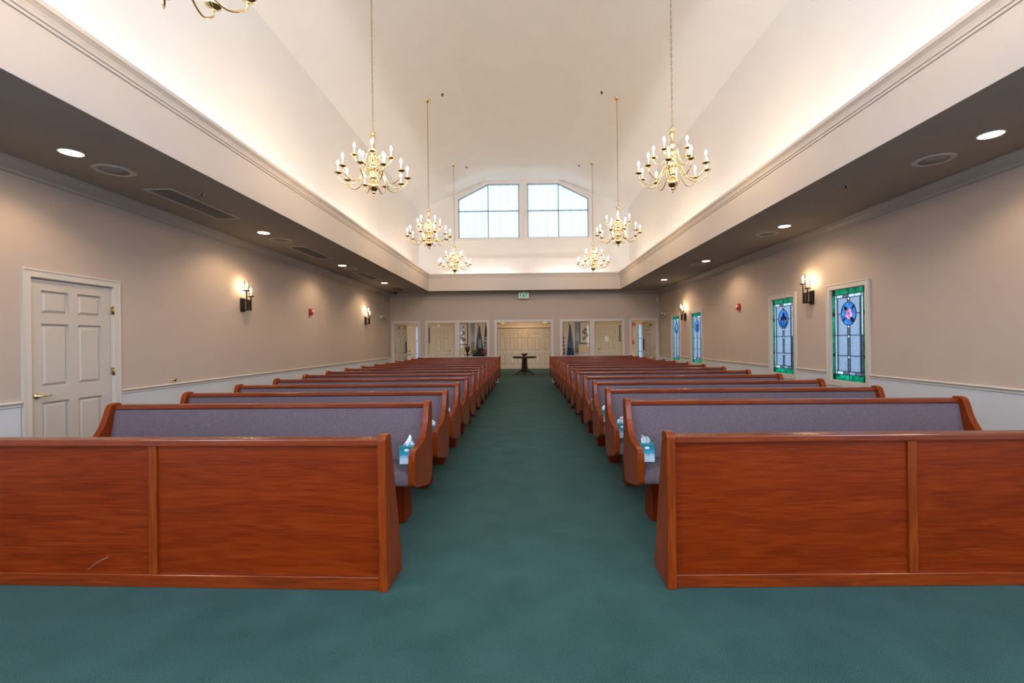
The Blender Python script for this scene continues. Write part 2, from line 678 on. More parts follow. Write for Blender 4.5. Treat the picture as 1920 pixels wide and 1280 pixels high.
# cove fascia with stepped moulding
STEP = [(0.0, 0.002), (0.0, 0.46), (0.012, 0.464), (0.012, 0.488), (0.022, 0.493), (0.026, 0.515), (0.036, 0.545), (0.056, 0.572), (0.062, 0.577), (0.062, 0.615),
        (-0.07, 0.615), (-0.07, 0.002)]
for s, nm in ((-1, 'left'), (1, 'right')):
    o = MB().prism([(s * (XS - p), ZS - 0.0 + q) for p, q in STEP], YB, YC, 1).build('trim_fascia_' + nm, 'fascia_paint')
    tag(o, 'cream cove fascia with stepped moulding above the %s soffit' % nm, 'fascia', kind='structure')
o = MB().prism([(YC - p, ZS + q) for p, q in STEP], -XS - 0.07, XS + 0.07, 0).build('trim_fascia_far', 'fascia_paint')
tag(o, 'cream cove fascia with stepped moulding across the far end', 'fascia', kind='structure')

# crown, chair rail, wainscot, baseboard: children of their wall
CROWN = [(0, 0), (0.115, 0), (0.115, -0.018), (0.10, -0.028), (0.085, -0.055), (0.05, -0.085), (0.028, -0.10), (0.024, -0.125), (0.012, -0.135), (0, -0.135)]
CHAIR = [(0, RAIL), (0.028, RAIL), (0.034, RAIL - 0.012), (0.028, RAIL - 0.024), (0.016, RAIL - 0.034), (0.016, RAIL - 0.055), (0.006, RAIL - 0.062), (0, RAIL - 0.062)]


def rev(pts):
    return pts


def side_trim(wall, s, gaps):
    x = s * WX
    MB().prism([(x - s * p, ZS + q) for p, q in CROWN], YB, YF, 1).build('crown_molding', 'crown_paint', wall)
    spans, y = [], YB
    for a, b in sorted(gaps):
        spans.append((y, a))
        y = b
    spans.append((y, YF))
    for a, b in spans:
        MB().prism([(x - s * p, q) for p, q in CHAIR], a, b, 1).build('chair_rail', 'trim_paint', wall)
        x0, x1 = sorted((x, x - s * 0.008))
        MB().box(x0, x1, a, b, 0, RAIL - 0.062).build('wainscot', 'wainscot_paint', wall)
        x0, x1 = sorted((x, x - s * 0.018))
        MB().box(x0, x1, a, b, 0, 0.11).build('baseboard', 'trim_paint', wall)


side_trim(wl, -1, [(DL0 - 0.10, DL1 + 0.10)])
side_trim(wr, 1, [(a - 0.09, b + 0.09) for a, b in WIN])
for a, b in WIN:     # wainscot below each window
    MB().box(WX - 0.008, WX, a - 0.09, b + 0.09, 0, WZ0 - 0.08).build('wainscot', 'wainscot_paint', wr)
MB().prism([(YF - p, ZS + q) for p, q in CROWN], -WX, WX, 0).build('crown_molding', 'crown_paint', wf)
for a, b in ((-WX, FD[0] - .09), (FD[1] + .09, FW1[0] - .09), (FW2[1] + .09, FO[0] - .09), (FO[1] + .09, 1.42 - .09), (3.68 + .09, 4.04 - .09), (4.96 + .09, WX)):
    MB().prism([(YF - p, q) for p, q in CHAIR], a, b, 0).build('chair_rail', 'trim_paint', wf)
    MB().box(a, b, YF - 0.008, YF, 0, RAIL - 0.062).build('wainscot', 'wainscot_paint', wf)
for a, b in ((FW1[0] - .09, FW2[1] + .09), (1.42 - .09, 3.68 + .09)):
    MB().box(a, b, YF - 0.008, YF, 0, FSILL - 0.07).build('wainscot', 'wainscot_paint', wf)


def casing_bars(mb, u0, u1, v0, v1, w, d, place, bottom=False):
    """a flat casing around a rectangle; place(ua, ub, va, vb, d0, d1) adds one bar"""
    place(mb, u0 - w, u0, (v0 - w if bottom else v0), v1 + w, 0, d)
    place(mb, u1, u1 + w, (v0 - w if bottom else v0), v1 + w, 0, d)
    place(mb, u0, u1, v1, v1 + w, 0, d)
    e = 0.018
    place(mb, u0 - w, u0 - w + e, (v0 - w if bottom else v0), v1 + w, d, d + 0.008)
    place(mb, u1 + w - e, u1 + w, (v0 - w if bottom else v0), v1 + w, d, d + 0.008)
    place(mb, u0 - w + e, u1 + w - e, v1 + w - e, v1 + w, d, d + 0.008)
    if bottom:
        place(mb, u0, u1, v0 - w, v0, 0, d)
    return mb


def six_panel(parent, w, h, th=0.045, back=False):
    """six panel leaf in the parent's frame: x 0..w, front face towards -y at y=0"""
    sl, mid = 0.115 * w / 0.9, 0.10 * w / 0.9
    zs = [0.0, 0.22, 0.80, 1.02 * h / 2.05, 1.575 * h / 2.05, 1.675 * h / 2.05, h - 0.115, h]
    rows = [(0.22 * h / 2.05, 0.755 * h / 2.05), (0.915 * h / 2.05, 1.585 * h / 2.05), (1.69 * h / 2.05, h - 0.115)]
    cols = [(sl, w / 2 - mid / 2), (w / 2 + mid / 2, w - sl)]
    sides = [(0.0, 1)] + ([(th, -1)] if back else [])
    mb = MB()
    mb.box(0.0, w, 0.028, th, 0, h)
    for y, sg in sides:
        a, b = sorted((y, y + sg * 0.028))
        mb.box(0, sl, a, b, 0, h)
        mb.box(w - sl, w, a, b, 0, h)
        mb.box(w / 2 - mid / 2, w / 2 + mid / 2, a, b, 0, h)
        zz = [0] + [q for r in rows for q in r] + [h]
        for c in cols:
            for k in range(0, len(zz), 2):
                mb.box(c[0], c[1], a, b, zz[k], zz[k + 1])
    leaf = mb.build('leaf', 'door_paint', parent)
    for r in rows:
        for c in cols:
            pb = MB()
            for y, sg in sides:
                g, k = 0.014, 0.042
                y0, y1 = y + sg * 0.028, y + sg * 0.006
                o4 = [(c[0] + g, y0, r[0] + g), (c[1] - g, y0, r[0] + g), (c[1] - g, y0, r[1] - g), (c[0] + g, y0, r[1] - g)]
                i4 = [(c[0] + k, y1, r[0] + k), (c[1] - k, y1, r[0] + k), (c[1] - k, y1, r[1] - k), (c[0] + k, y1, r[1] - k)]
                pb.add(o4 + i4, [(4, 5, 6, 7), (0, 1, 5, 4), (1, 2, 6, 5), (2, 3, 7, 6), (3, 0, 4, 7)])
            pb.build('panel', 'door_paint', leaf)
    return leaf


def hinges(parent, x, h, zs, y=-0.006):
    for z in zs:
        mb = MB().box(x - 0.02, x + 0.02, y, y + 0.012, z - 0.045, z + 0.045)
        mb.tube([(x, y - 0.006, z - 0.048), (x, y - 0.006, z + 0.048)], 0.008, 8)
        mb.build('hinge', 'hinge_brass', parent)


def lever(parent, x, z, direction=1, y=0.0):
    mb = MB()
    vs = [(r * 1.0, d) for r, d in ((0.034, 0.0), (0.034, 0.006), (0.026, 0.016), (0.012, 0.02), (0.012, 0.05))]
    m2 = MB().lathe(vs, n=18)
    mb.add([(x + p[0], y - p[2], z + p[1]) for p in m2.v], m2.f, True)
    mb.tube([(x, y - 0.045, z), (x + direction * 0.03, y - 0.052, z), (x + direction * 0.075, y - 0.05, z - 0.004), (x + direction * 0.115, y - 0.046, z + 0.002)],
            [0.011, 0.010, 0.008, 0.007], 8)
    mb.build('lever_handle', 'brass', parent)


# left side door (hinged on its far side)
d1 = thing('door_1', 'white six panel door with brass lever in the taupe side wall', 'door', (-WX, DL0, 0), PI / 2, kind='structure')
w = DL1 - DL0


def place_local(mb, ua, ub, va, vb, da, db):
    mb.box(ua, ub, -db, -da, va, vb)


casing_bars(MB(), 0.0, w, 0, DLH, 0.085, 0.018, place_local).build('casing', 'trim_paint', d1)
MB().box(0, 0.008, 0, 0.12, 0, DLH).box(w - 0.008, w, 0, 0.12, 0, DLH).box(0, w, 0, 0.12, DLH - 0.008, DLH).box(0, w, 0.065, 0.12, 0, DLH).build('jamb', 'trim_paint', d1)
h1 = six_panel(d1, w - 0.03, DLH - 0.022)
h1.location = (0.015, 0.02, 0.008)
hinges(d1, w - 0.004, DLH, (0.28, 1.05, 1.80))
lever(d1, 0.075, 0.845, 1, 0.02)


# ------------------------------------------------------------------ far openings
def place_far(mb, ua, ub, va, vb, da, db):
    mb.box(ua, ub, YF - db, YF - da, va, vb)


def far_casing(parent, u0, u1, v0, v1, bottom=False):
    return casing_bars(MB(), u0, u1, v0, v1, 0.085, 0.018, place_far, bottom).build('casing', 'trim_paint', parent)


def jamb(parent, u0, u1, v0, v1, sill=False):
    mb = MB().box(u0, u0 + 0.012, YF, YF + 0.15, v0, v1).box(u1 - 0.012, u1, YF, YF + 0.15, v0, v1).box(u0, u1, YF, YF + 0.15, v1 - 0.012, v1)
    if sill:
        mb.box(u0, u1, YF - 0.03, YF + 0.15, v0, v0 + 0.015)
    return mb.build('jamb', 'trim_paint', parent)


def closer(parent, x, z, d=1):
    mb = MB().box(min(x, x + d * 0.24), max(x, x + d * 0.24), -0.06, 0, z - 0.03, z + 0.03)
    mb.tube([(x + d * 0.12, -0.03, z + 0.03), (x + d * 0.12, -0.03, z + 0.05), (x + d * 0.36, -0.16, z + 0.06), (x + d * 0.06, -0.24, z + 0.06)], 0.012, 6)
    mb.build('closer', 'hinge_brass', parent)


for s, nm in ((-1, 'left'), (1, 'right')):
    u0, u1 = sorted((s * 4.96, s * 4.04))
    d = thing('door_2' if s < 0 else 'door_3', 'open white panelled door in the far wall near the %s corner' % nm, 'door', (0, 0, 0), kind='structure')
    far_casing(d, u0, u1, 0, FTOP)
    jamb(d, u0, u1, 0, FTOP)
    # leaf swung into the lobby
    lf = bpy.data.objects.new('open_leaf', None)
    COL.objects.link(lf)
    lf.parent = d
    if s < 0:
        lf.location = (u0 + 0.03, YF + 0.13, 0.01)
        lf.rotation_euler = (0, 0, math.radians(75))
    else:
        lf.location = (u1 - 0.03 - 0.88 * math.cos(math.radians(75)), YF + 0.13 + 0.88 * math.sin(math.radians(75)), 0.01)
        lf.rotation_euler = (0, 0, math.radians(-75))
    lf_leaf = six_panel(d, 0.88, FTOP - 0.03)
    lf_leaf.location = lf.location
    lf_leaf.rotation_euler = lf.rotation_euler
    hx = 0.0 if s < 0 else 0.88
    for z in (0.3, 1.05, 1.82):
        MB().box(hx - 0.03, hx + 0.03, -0.012, 0.03, z - 0.06, z + 0.06).build('hinge', 'hinge_brass', lf_leaf)
    closer(lf_leaf, 0.25 if s < 0 else 0.63, FTOP - 0.15, 1 if s < 0 else -1)
    px = 0.76 if s < 0 else 0.12
    MB().box(px - 0.02, px + 0.02, -0.035, -0.012, 0.95, 1.40).box(px - 0.012, px + 0.012, -0.014, 0.0, 0.98, 1.0).box(px - 0.012, px + 0.012, -0.014, 0.0, 1.35, 1.37).build('pull_bar', 'dark_bronze', lf_leaf)
    bpy.data.objects.remove(lf)
    # pair of interior windows with a post between
    a0, a1, b0, b1 = (FW1[0], FW1[1], FW2[0], FW2[1]) if s < 0 else (1.42, 2.47, 2.63, 3.68)
    wn = thing('window_1' if s < 0 else 'window_2', 'two pane interior window looking into the lobby %s of the central opening' % nm, 'window', (0, 0, 0), kind='structure')
    far_casing(wn, a0, b1, FSILL, FTOP, True)
    MB().box(a1, b0, YF - 0.018, YF, FSILL, FTOP).build('mullion', 'trim_paint', wn)
    for (p, q) in ((a0, a1), (b0, b1)):
        jamb(wn, p, q, FSILL, FTOP, True)
        MB().box(p + 0.012, q - 0.012, YF + 0.06, YF + 0.066, FSILL + 0.015, FTOP - 0.012).build('pane', 'clear_glass', wn)
dc = thing('door_4', 'wide cased central opening from the aisle to the lobby', 'doorway', (0, 0, 0), kind='structure')
far_casing(dc, FO[0], FO[1], 0, FTOP)
jamb(dc, FO[0], FO[1], 0, FTOP)
for s in (-1, 1):
    x = (FO[0] if s < 0 else FO[1])
    MB().box(*sorted((x - s * 0.30, x - s * 0.16)), YF + 0.04, YF + 0.10, FTOP - 0.045, FTOP - 0.012).tube([(x - s * 0.2, YF + 0.07, FTOP - 0.045), (x - s * 0.03, YF + 0.06, FTOP - 0.065)], 0.008, 6).build('closer_bracket', 'hinge_brass', dc)

# clerestory windows
for s, nm, k in ((-1, 'left', 3), (1, 'right', 4)):
    wn = thing('window_%d' % k, 'clipped corner clerestory window with sheer curtain, %s one of the gable pair' % nm, 'window', (0, 0, 0), kind='structure')
    out = [(s * 0.155, 5.23), (s * 2.435, 5.23), (s * 2.435, 6.70), (s * 1.315, 7.26), (s * 0.155, 7.26)]
    # trim bars around
    mb = MB()
    t = 0.10
    mb.prism([(s * 2.435, 5.23), (s * (2.435 + t), 5.23 - t), (s * (2.435 + t), 6.70 + t * 0.62), (s * 2.435, 6.70)], 16.965, 17.0, 1)
    mb.prism([(s * 2.435, 6.70), (s * (2.435 + t), 6.70 + t * 0.62), (s * (1.315 + t * 0.2), 7.26 + t), (s * 1.315, 7.26)], 16.965, 17.0, 1)
    mb.prism([(s * 1.315, 7.26), (s * (1.315 + t * 0.2), 7.26 + t), (s * 0.0, 7.26 + t), (s * 0.0, 7.26)], 16.965, 17.0, 1)
    mb.prism([(s * 2.435, 5.23), (s * (2.435 + t), 5.23 - t), (0, 5.23 - t), (0, 5.23)], 16.965, 17.0, 1)
    mb.prism([(s * 0.155, 5.23), (s * 0.155, 7.26), (s * 0.005, 7.26), (s * 0.005, 5.23)], 16.965, 17.0, 1)
    mb.build('casing', 'vault_paint', wn)
    mb = MB()
    b = 0.035
    mb.box(*sorted((s * 2.435, s * (2.435 - b))), 17.05, 17.09, 5.23, 6.70)
    mb.box(*sorted((s * 0.155, s * (0.155 + b))), 17.05, 17.09, 5.23, 7.26)
    mb.box(*sorted((s * 0.155, s * 2.435)), 17.05, 17.09, 5.23, 5.23 + b)
    mb.box(*sorted((s * 0.155, s * 1.315)), 17.05, 17.09, 7.26 - b, 7.26)
    mb.prism([(s * 2.435, 6.70), (s * 1.315, 7.26), (s * 1.315, 7.26 - b * 1.2), (s * 2.435, 6.70 - b * 1.2)], 17.05, 17.09, 1)
    mb.build('sash', 'muntin', wn)
    MB().box(s * 1.315 - 0.016, s * 1.315 + 0.016, 17.05, 17.09, 5.23, 7.26).build('muntin', 'muntin', wn)
    MB().box(*sorted((s * 0.155, s * 2.435)), 17.05, 17.09, 6.235, 6.275).build('muntin', 'muntin', wn)
    for (xa, xb, za, zb) in ((0.155, 1.315, 5.23, 6.25), (1.315, 2.435, 5.23, 6.25), (0.155, 1.315, 6.25, 7.26)):
        MB().box(*sorted((s * xa, s * xb)), 17.068, 17.072, za, zb).build('pane', 'clear_glass', wn)
    MB().prism([(s * 1.315, 6.25), (s * 2.435, 6.25), (s * 2.435, 6.70), (s * 1.315, 7.26)], 17.068, 17.072, 1).build('pane', 'clear_glass', wn)
    # sheer curtain
    c = MB()
    n = 260
    vs, fs = [], []
    ph = 0.0
    for i in range(n + 1):
        u = 0.165 + (2.425 - 0.165) * i / n
        zt = 7.25 if u < 1.315 else 7.25 - (u - 1.315) * 0.5
        ph += 0.55 + 0.30 * math.sin(i * 0.17) + 0.2 * math.sin(i * 0.043)
        yy = 17.035 + 0.012 * math.sin(ph)
        for tt in range(5):
            vs.append((s * u, yy, 5.24 + (zt - 5.24) * tt / 4))
    for i in range(n):
        for tt in range(4):
            a = i * 5 + tt
            fs.append((a, a + 5, a + 6, a + 1))
    c.add(vs, fs, True)
    o = c.build('sheer_curtain', 'sheer')
    tag(o, 'white pleated sheer curtain in the %s clerestory window' % nm, 'curtain', 'sheer clerestory curtains')

# windows behind the camera
for i, (a, b, z0, z1) in enumerate(BW):
    wn = thing('window_%d' % (9 + i), 'plain daylight window in the wall behind the camera %s' % ['on the left', 'on the right'][i], 'window', kind='structure')
    MB().box(a - .08, a, YB, YB + .02, z0 - .08, z1 + .08).box(b, b + .08, YB, YB + .02, z0 - .08, z1 + .08).box(a, b, YB, YB + .02, z1, z1 + .08).box(a, b, YB, YB + .02, z0 - .08, z0).build('casing', 'trim_paint', wn)
    MB().box((a + b) / 2 - .015, (a + b) / 2 + .015, YB - .1, YB - .06, z0, z1).box(a, b, YB - .1, YB - .06, (z0 + z1) / 2 - .015, (z0 + z1) / 2 + .015).build('muntin', 'muntin', wn)
    ld = bpy.data.lights.new('daylight', 'AREA')
    ld.shape = 'RECTANGLE'
    ld.size = b - a
    ld.size_y = z1 - z0
    ld.energy = DAY_HIGH
    ld.color = (0.58, 0.75, 1.0)
    lo = bpy.data.objects.new('daylight', ld)
    COL.objects.link(lo)
    lo.location = ((a + b) / 2, YB - 0.12, (z0 + z1) / 2)
    lo.rotation_euler = (PI / 2, 0, 0)     # faces +y
    lo['kind'] = 'helper'

for s, nm in ((-1, 'left'), (1, 'right')):
    wn = thing('window_%d' % (15 if s < 0 else 16), 'plain daylight window in the %s wall behind the camera' % nm, 'window', kind='structure')
    (a, b), (z0, z1) = SWY, SWZ
    xa, xb = sorted((s * WX, s * (WX - 0.02)))
    MB().box(xa, xb, a - .08, a, z0 - .08, z1 + .08).box(xa, xb, b, b + .08, z0 - .08, z1 + .08).box(xa, xb, a, b, z1, z1 + .08).box(xa, xb, a, b, z0 - .08, z0).build('casing', 'trim_paint', wn)
    xa, xb = sorted((s * (WX + .06), s * (WX + .10)))
    MB().box(xa, xb, (a + b) / 2 - .015, (a + b) / 2 + .015, z0, z1).box(xa, xb, a, b, (z0 + z1) / 2 - .015, (z0 + z1) / 2 + .015).build('muntin', 'muntin', wn)
    ld = bpy.data.lights.new('daylight', 'AREA')
    ld.shape = 'RECTANGLE'
    ld.size = z1 - z0
    ld.size_y = b - a
    ld.energy = DAY
    ld.color = (0.58, 0.75, 1.0)
    lo = bpy.data.objects.new('daylight', ld)
    COL.objects.link(lo)
    lo.location = (s * (WX + 0.12), (a + b) / 2, (z0 + z1) / 2)
    lo.rotation_euler = (0, PI / 2 * s, 0)
    lo['kind'] = 'helper'

# ------------------------------------------------------------------ stained glass windows
GW, GH = 0.78, WZ1 - WZ0
FLOWER = ['pink blossom', 'purple iris', 'red tulip', 'cream lily']


def ell(cx, cy, rx, ry, n, a0=0.0):
    return [(cx + rx * math.cos(2 * PI * i / n + a0), cy + ry * math.sin(2 * PI * i / n + a0)) for i in range(n)]


def inside(x, y, poly):
    c = False
    for (x0, y0), (x1, y1) in zip(poly, poly[1:] + poly[:1]):
        if (y0 > y) != (y1 > y) and x < (x1 - x0) * (y - y0) / (y1 - y0) + x0:
            c = not c
    return c


def leafshape(cx, cy, ln, wd, ang):
    pts = []
    for i in range(10):
        t = i / 9
        pts.append((ln * (t - 0.5), wd * 0.5 * math.sin(PI * t) ** 0.8))
    for i in range(1, 9):
        t = 1 - i / 9
        pts.append((ln * (t - 0.5), -wd * 0.5 * math.sin(PI * t) ** 0.8))
    ca, sa = math.cos(math.radians(ang)), math.sin(math.radians(ang))
    return [(cx + p * ca - q * sa, cy + p * sa + q * ca) for p, q in pts]


for k, (ya, yb) in enumerate(WIN):
    lab = ['stained glass window with pink blossom, nearest the camera', 'stained glass window with purple iris, beside the large sconce',
           'stained glass window with red tulip, third from the camera', 'stained glass window with cream lily, nearest the far corner'][k]
    # local frame: x = u (0 at far side as seen from inside -> use +y world), z up, front towards -y local; rotate so that -y local points to -x world
    wn = thing('window_%d' % (5 + k), lab, 'window', (WX, yb, WZ0), -PI / 2, kind='structure')
    # rotation -90: local x -> world -y ; local -y -> world -x
    casing_bars(MB(), 0, GW, 0, GH, 0.085, 0.022, place_local, True).build('casing', 'trim_paint', wn)
    MB().box(0, 0.01, 0, 0.12, 0, GH).box(GW - 0.01, GW, 0, 0.12, 0, GH).box(0, GW, 0, 0.12, 0, 0.01).box(0, GW, 0, 0.12, GH - 0.01, GH).build('reveal', 'trim_paint', wn)
    Y0, Y1 = 0.018, 0.024

    def pane(u0, u1, v0, v1, mat):
        MB().box(u0, u1, Y0, Y1, v0, v1).build('pane', mat, wn)
    lead = MB()

    def cames(u0, u1, v0, v1, t=0.005):
        lead.box(u0 - t, u1 + t, Y0 - 0.004, Y1 + 0.004, v0 - t, v1 + t)
    bs, bt, bb = 0.078, 0.10, 0.105
    m0, m1, m2 = GH * (1 - 0.275), GH * 0.495, GH * 0.275
    dq = 0.045
    # green border
    for side in (0, 1):
        u0, u1 = (0.01, bs) if side == 0 else (GW - bs, GW - 0.01)
        pane(u0, u1, 0.01, bb, 'glass_deep')
        pane(u0, u1, GH - bt, GH - 0.01, 'glass_deep')
        zs = [bb, m2 - dq / 2, m2 + dq / 2, m1, m0 - dq / 2, m0 + dq / 2, GH - bt]
        for q, mt in zip(range(6), ('glass_green', 'glass_deep', 'glass_green', 'glass_green', 'glass_deep', 'glass_green')):
            pane(u0, u1, zs[q], zs[q + 1], mt)
            lead.box(u0, u1, Y0 - 0.004, Y1 + 0.004, zs[q] - 0.004, zs[q] + 0.004)
    for (v0, v1) in ((0.01, bb), (GH - bt, GH - 0.01)):
        pane(bs, GW / 2, v0, v1, 'glass_green')
        pane(GW / 2, GW - bs, v0, v1, 'glass_green')
        lead.box(GW / 2 - 0.004, GW / 2 + 0.004, Y0 - 0.004, Y1 + 0.004, v0, v1)
    # bevelled clear border
    c0, c1, d0, d1_ = bs, GW - bs, bb, GH - bt
    cw = 0.042
    for (p, q) in ((d0, m1), (m1, d1_)):
        pane(c0, c0 + cw, p, q, 'glass_light')
        pane(c1 - cw, c1, p, q, 'glass_light' if p > d0 else 'glass_slate')
    nseg = 4
    for j in range(nseg):
        p = c0 + cw + (c1 - c0 - 2 * cw) * j / nseg
        q = c0 + cw + (c1 - c0 - 2 * cw) * (j + 1) / nseg
        pane(p, q, d0, d0 + 0.055, ('glass_light', 'glass_slate', 'glass_clear', 'glass_slate')[j])
        pane(p, q, d1_ - 0.05, d1_, ('glass_light', 'glass_slate', 'glass_light', 'glass_light')[j])
        lead.box(p - 0.003, p + 0.003, Y0 - 0.003, Y1 + 0.003, d0, d0 + 0.055)
        lead.box(p - 0.003, p + 0.003, Y0 - 0.003, Y1 + 0.003, d1_ - 0.05, d1_)
    e0, e1, f0, f1 = c0 + cw, c1 - cw, d0 + 0.055, d1_ - 0.05
    sw = 0.026
    pane(e0, e0 + sw, f0, f1, 'glass_clear')
    pane(e1 - sw, e1, f0, f1, 'glass_slate')
    g0, g1 = e0 + sw, e1 - sw
    cxm = GW / 2
    st = 0.026
    ox, oz, rx, ry = GW / 2, m0, 0.165, 0.185
    for (p, q) in ((f0, m2), (m2, m1)):
        pane(g0, cxm - st, p, q, 'glass_clear')
        pane(cxm + st, g1, p, q, 'glass_clear')
    for sx in (-1, 1):          # panes cut around the oval
        for sz, vend in ((-1, m1), (1, f1)):
            amax = math.acos(st / rx)
            edge = [(ox + sx * rx * math.cos(amax * i / 8), oz + sz * ry * math.sin(amax * i / 8)) for i in range(9)]
            uo = g0 if sx < 0 else g1
            MB().prism([(uo, oz)] + edge + [(cxm + sx * st, vend), (uo, vend)], Y0, Y1, 1).build('pane', 'glass_clear', wn)
    for (p, q) in ((f0, m2), (m2, m1), (m1, oz - ry + 0.004), (oz + ry - 0.004, f1)):
        pane(cxm - st, cxm + st, p, q - 0.04, 'glass_slate')
        pane(cxm - st, cxm + st, q - 0.04, q, 'glass_light')
        lead.box(cxm - st, cxm + st, Y0 - 0.003, Y1 + 0.003, q - 0.043, q - 0.037)
    T = 0.0045
    for u in (bs, c0 + cw, g0, g1, c1 - cw, GW - bs):
        lo, hi = (bb, GH - bt) if u in (bs, GW - bs, c0 + cw, c1 - cw) else (f0, f1)
        lead.box(u - T, u + T, Y0 - 0.004, Y1 + 0.004, lo, hi)
    for u in (cxm - st, cxm + st):
        for lo, hi in ((f0, oz - ry), (oz + ry, f1)):
            lead.box(u - T, u + T, Y0 - 0.004, Y1 + 0.004, lo, hi)
    for v in (bb, GH - bt):
        lead.box(0.01, GW - 0.01, Y0 - 0.004, Y1 + 0.004, v - T, v + T)
    for v in (f0, f1):
        lead.box(c0, c1, Y0 - 0.004, Y1 + 0.004, v - T, v + T)
    lead.box(e0, ox - rx, Y0 - 0.004, Y1 + 0.004, m0 - T, m0 + T)
    lead.box(ox + rx, e1, Y0 - 0.004, Y1 + 0.004, m0 - T, m0 + T)
    for v in (m1, m2):
        lead.box(c0 if v == m1 else e0, c1 if v == m1 else e1, Y0 - 0.004, Y1 + 0.004, v - T, v + T)
    # oval medallion
    bits = []
    ring = ell(ox, oz, rx, ry, 36)
    lead.tube([(p, Y0 - 0.002, q) for p, q in ring + ring[:1]], 0.0075, 6)

    def bit(pts, mat, name='petal'):
        bits.append((pts, mat, name))
        lead.tube([(p, (Y0 + Y1) / 2, q) for p, q in pts + pts[:1]], 0.0036, 4)
    if k == 0:
        for i, (a, cc) in enumerate(((60, 'glass_pink'), (135, 'glass_pink'), (205, 'glass_pink'), (262, 'glass_pink'), (340, 'glass_pink'))):
            aa = math.radians(a)
            bit(ell(ox + 0.045 * math.cos(aa), oz + 0.05 * math.sin(aa), 0.042, 0.048, 12), cc)
        bit(leafshape(ox - 0.07, oz + 0.085, 0.10, 0.055, 135), 'glass_leaf', 'leaf')
        bit(leafshape(ox + 0.075, oz - 0.095, 0.10, 0.055, 125), 'glass_leaf', 'leaf')
        bit(leafshape(ox + 0.095, oz + 0.10, 0.12, 0.022, 42), 'glass_stem', 'stem')
        bit(leafshape(ox - 0.105, oz - 0.09, 0.09, 0.022, 40), 'glass_stem', 'stem')
    elif k == 1:
        bit(ell(ox, oz + 0.075, 0.042, 0.055, 12), 'glass_purple')
        bit(leafshape(ox - 0.06, oz + 0.01, 0.12, 0.06, 50), 'glass_purple')
        bit(leafshape(ox + 0.065, oz + 0.012, 0.12, 0.06, 130), 'glass_purple')
        bit(ell(ox, oz - 0.005, 0.03, 0.045, 12), 'glass_red')
        bit([(ox - 0.007, oz - 0.17), (ox + 0.007, oz - 0.17), (ox + 0.007, oz - 0.05), (ox - 0.007, oz - 0.05)], 'glass_leaf', 'stem')
        bit(leafshape(ox - 0.075, oz - 0.10, 0.17, 0.03, 125), 'glass_leaf', 'leaf')
        bit(leafshape(ox + 0.075, oz - 0.10, 0.17, 0.03, 55), 'glass_leaf', 'leaf')
    elif k == 2:
        bit([(ox - 0.06, oz + 0.08), (ox - 0.02, oz + 0.05), (ox, oz - 0.05), (ox - 0.05, oz - 0.02)], 'glass_red')
        bit([(ox + 0.06, oz + 0.08), (ox + 0.02, oz + 0.05), (ox, oz - 0.05), (ox + 0.05, oz - 0.02)], 'glass_red')
        bit([(ox - 0.02, oz + 0.05), (ox, oz + 0.10), (ox + 0.02, oz + 0.05), (ox, oz - 0.05)], 'glass_red')
        bit(leafshape(ox - 0.05, oz - 0.085, 0.15, 0.04, 120), 'glass_leaf', 'leaf')
        bit(leafshape(ox + 0.05, oz - 0.085, 0.15, 0.04, 60), 'glass_leaf', 'leaf')
    else:
        bit(ell(ox - 0.02, oz + 0.06, 0.05, 0.065, 14), 'glass_cream')
        bit(ell(ox + 0.03, oz - 0.02, 0.04, 0.055, 14), 'glass_cream')
        bit(leafshape(ox - 0.05, oz - 0.07, 0.15, 0.045, 115), 'glass_leaf', 'leaf')
        bit(leafshape(ox + 0.03, oz - 0.11, 0.12, 0.04, 80), 'glass_leaf', 'leaf')
    # cut the oval into its background and flower pieces
    loops = [(ell(ox, oz, rx, ry, 36), 'glass_blue', 'medallion')] + bits
    V2, F2 = [], []
    for pts, _, _ in loops:
        if sum(a_[0] * b_[1] - b_[0] * a_[1] for a_, b_ in zip(pts, pts[1:] + pts[:1])) < 0:
            pts = pts[::-1]
        F2.append(list(range(len(V2), len(V2) + len(pts))))
        V2 += [Vector(p) for p in pts]
    vo, eo, fo, _, _, orig = delaunay_2d_cdt(V2, [], F2, 1, 1e-5)
    groups = {}
    for f, og in zip(fo, orig):
        cx_, cz_ = sum(vo[i].x for i in f) / len(f), sum(vo[i].y for i in f) / len(f)
        if not inside(cx_, cz_, loops[0][0]):
            continue
        groups.setdefault(max(q for q, lp in enumerate(loops) if inside(cx_, cz_, lp[0])), []).append(f)
    med = None
    for g in sorted(groups):
        if g and not med:
            break
        pc = MB()
        front = [[i for i in f] for f in groups[g]]
        nV = len(vo)
        pc.add([(v.x, Y0, v.y) for v in vo] + [(v.x, Y1, v.y) for v in vo], [tuple(f) for f in front] + [tuple(i + nV for i in reversed(f)) for f in front])
        used = sorted({i for f in pc.f for i in f})
        mp_ = {u: n_ for n_, u in enumerate(used)}
        pc.v = [pc.v[u] for u in used]
        pc.f = [[mp_[i] for i in f] for f in pc.f]
        o = pc.build(loops[g][2], loops[g][1], wn if g == 0 else med)
        if g == 0:
            med = o
    lead.build('leading', 'lead', wn)

# ------------------------------------------------------------------ cove lights
def cove_strip(loc, along, spots, ln, lab):
    t = thing('cove_light_strip', lab, 'light strip', loc, 0 if along == 'x' else PI / 2, 'hidden cove light strips')
    MB().box(spots[0] - ln / 2, spots[-1] + ln / 2, -0.04, 0.04, 0, 0.03).build('housing', 'white_plastic', t)
    me = MB().tube([(-ln / 2 + 0.02, 0, 0.055), (ln / 2 - 0.02, 0, 0.055)], 0.019, 8).mesh('tube', 'cove_glow')
    for q in spots:
        obj('tube', me, t, loc=(q, 0, 0))


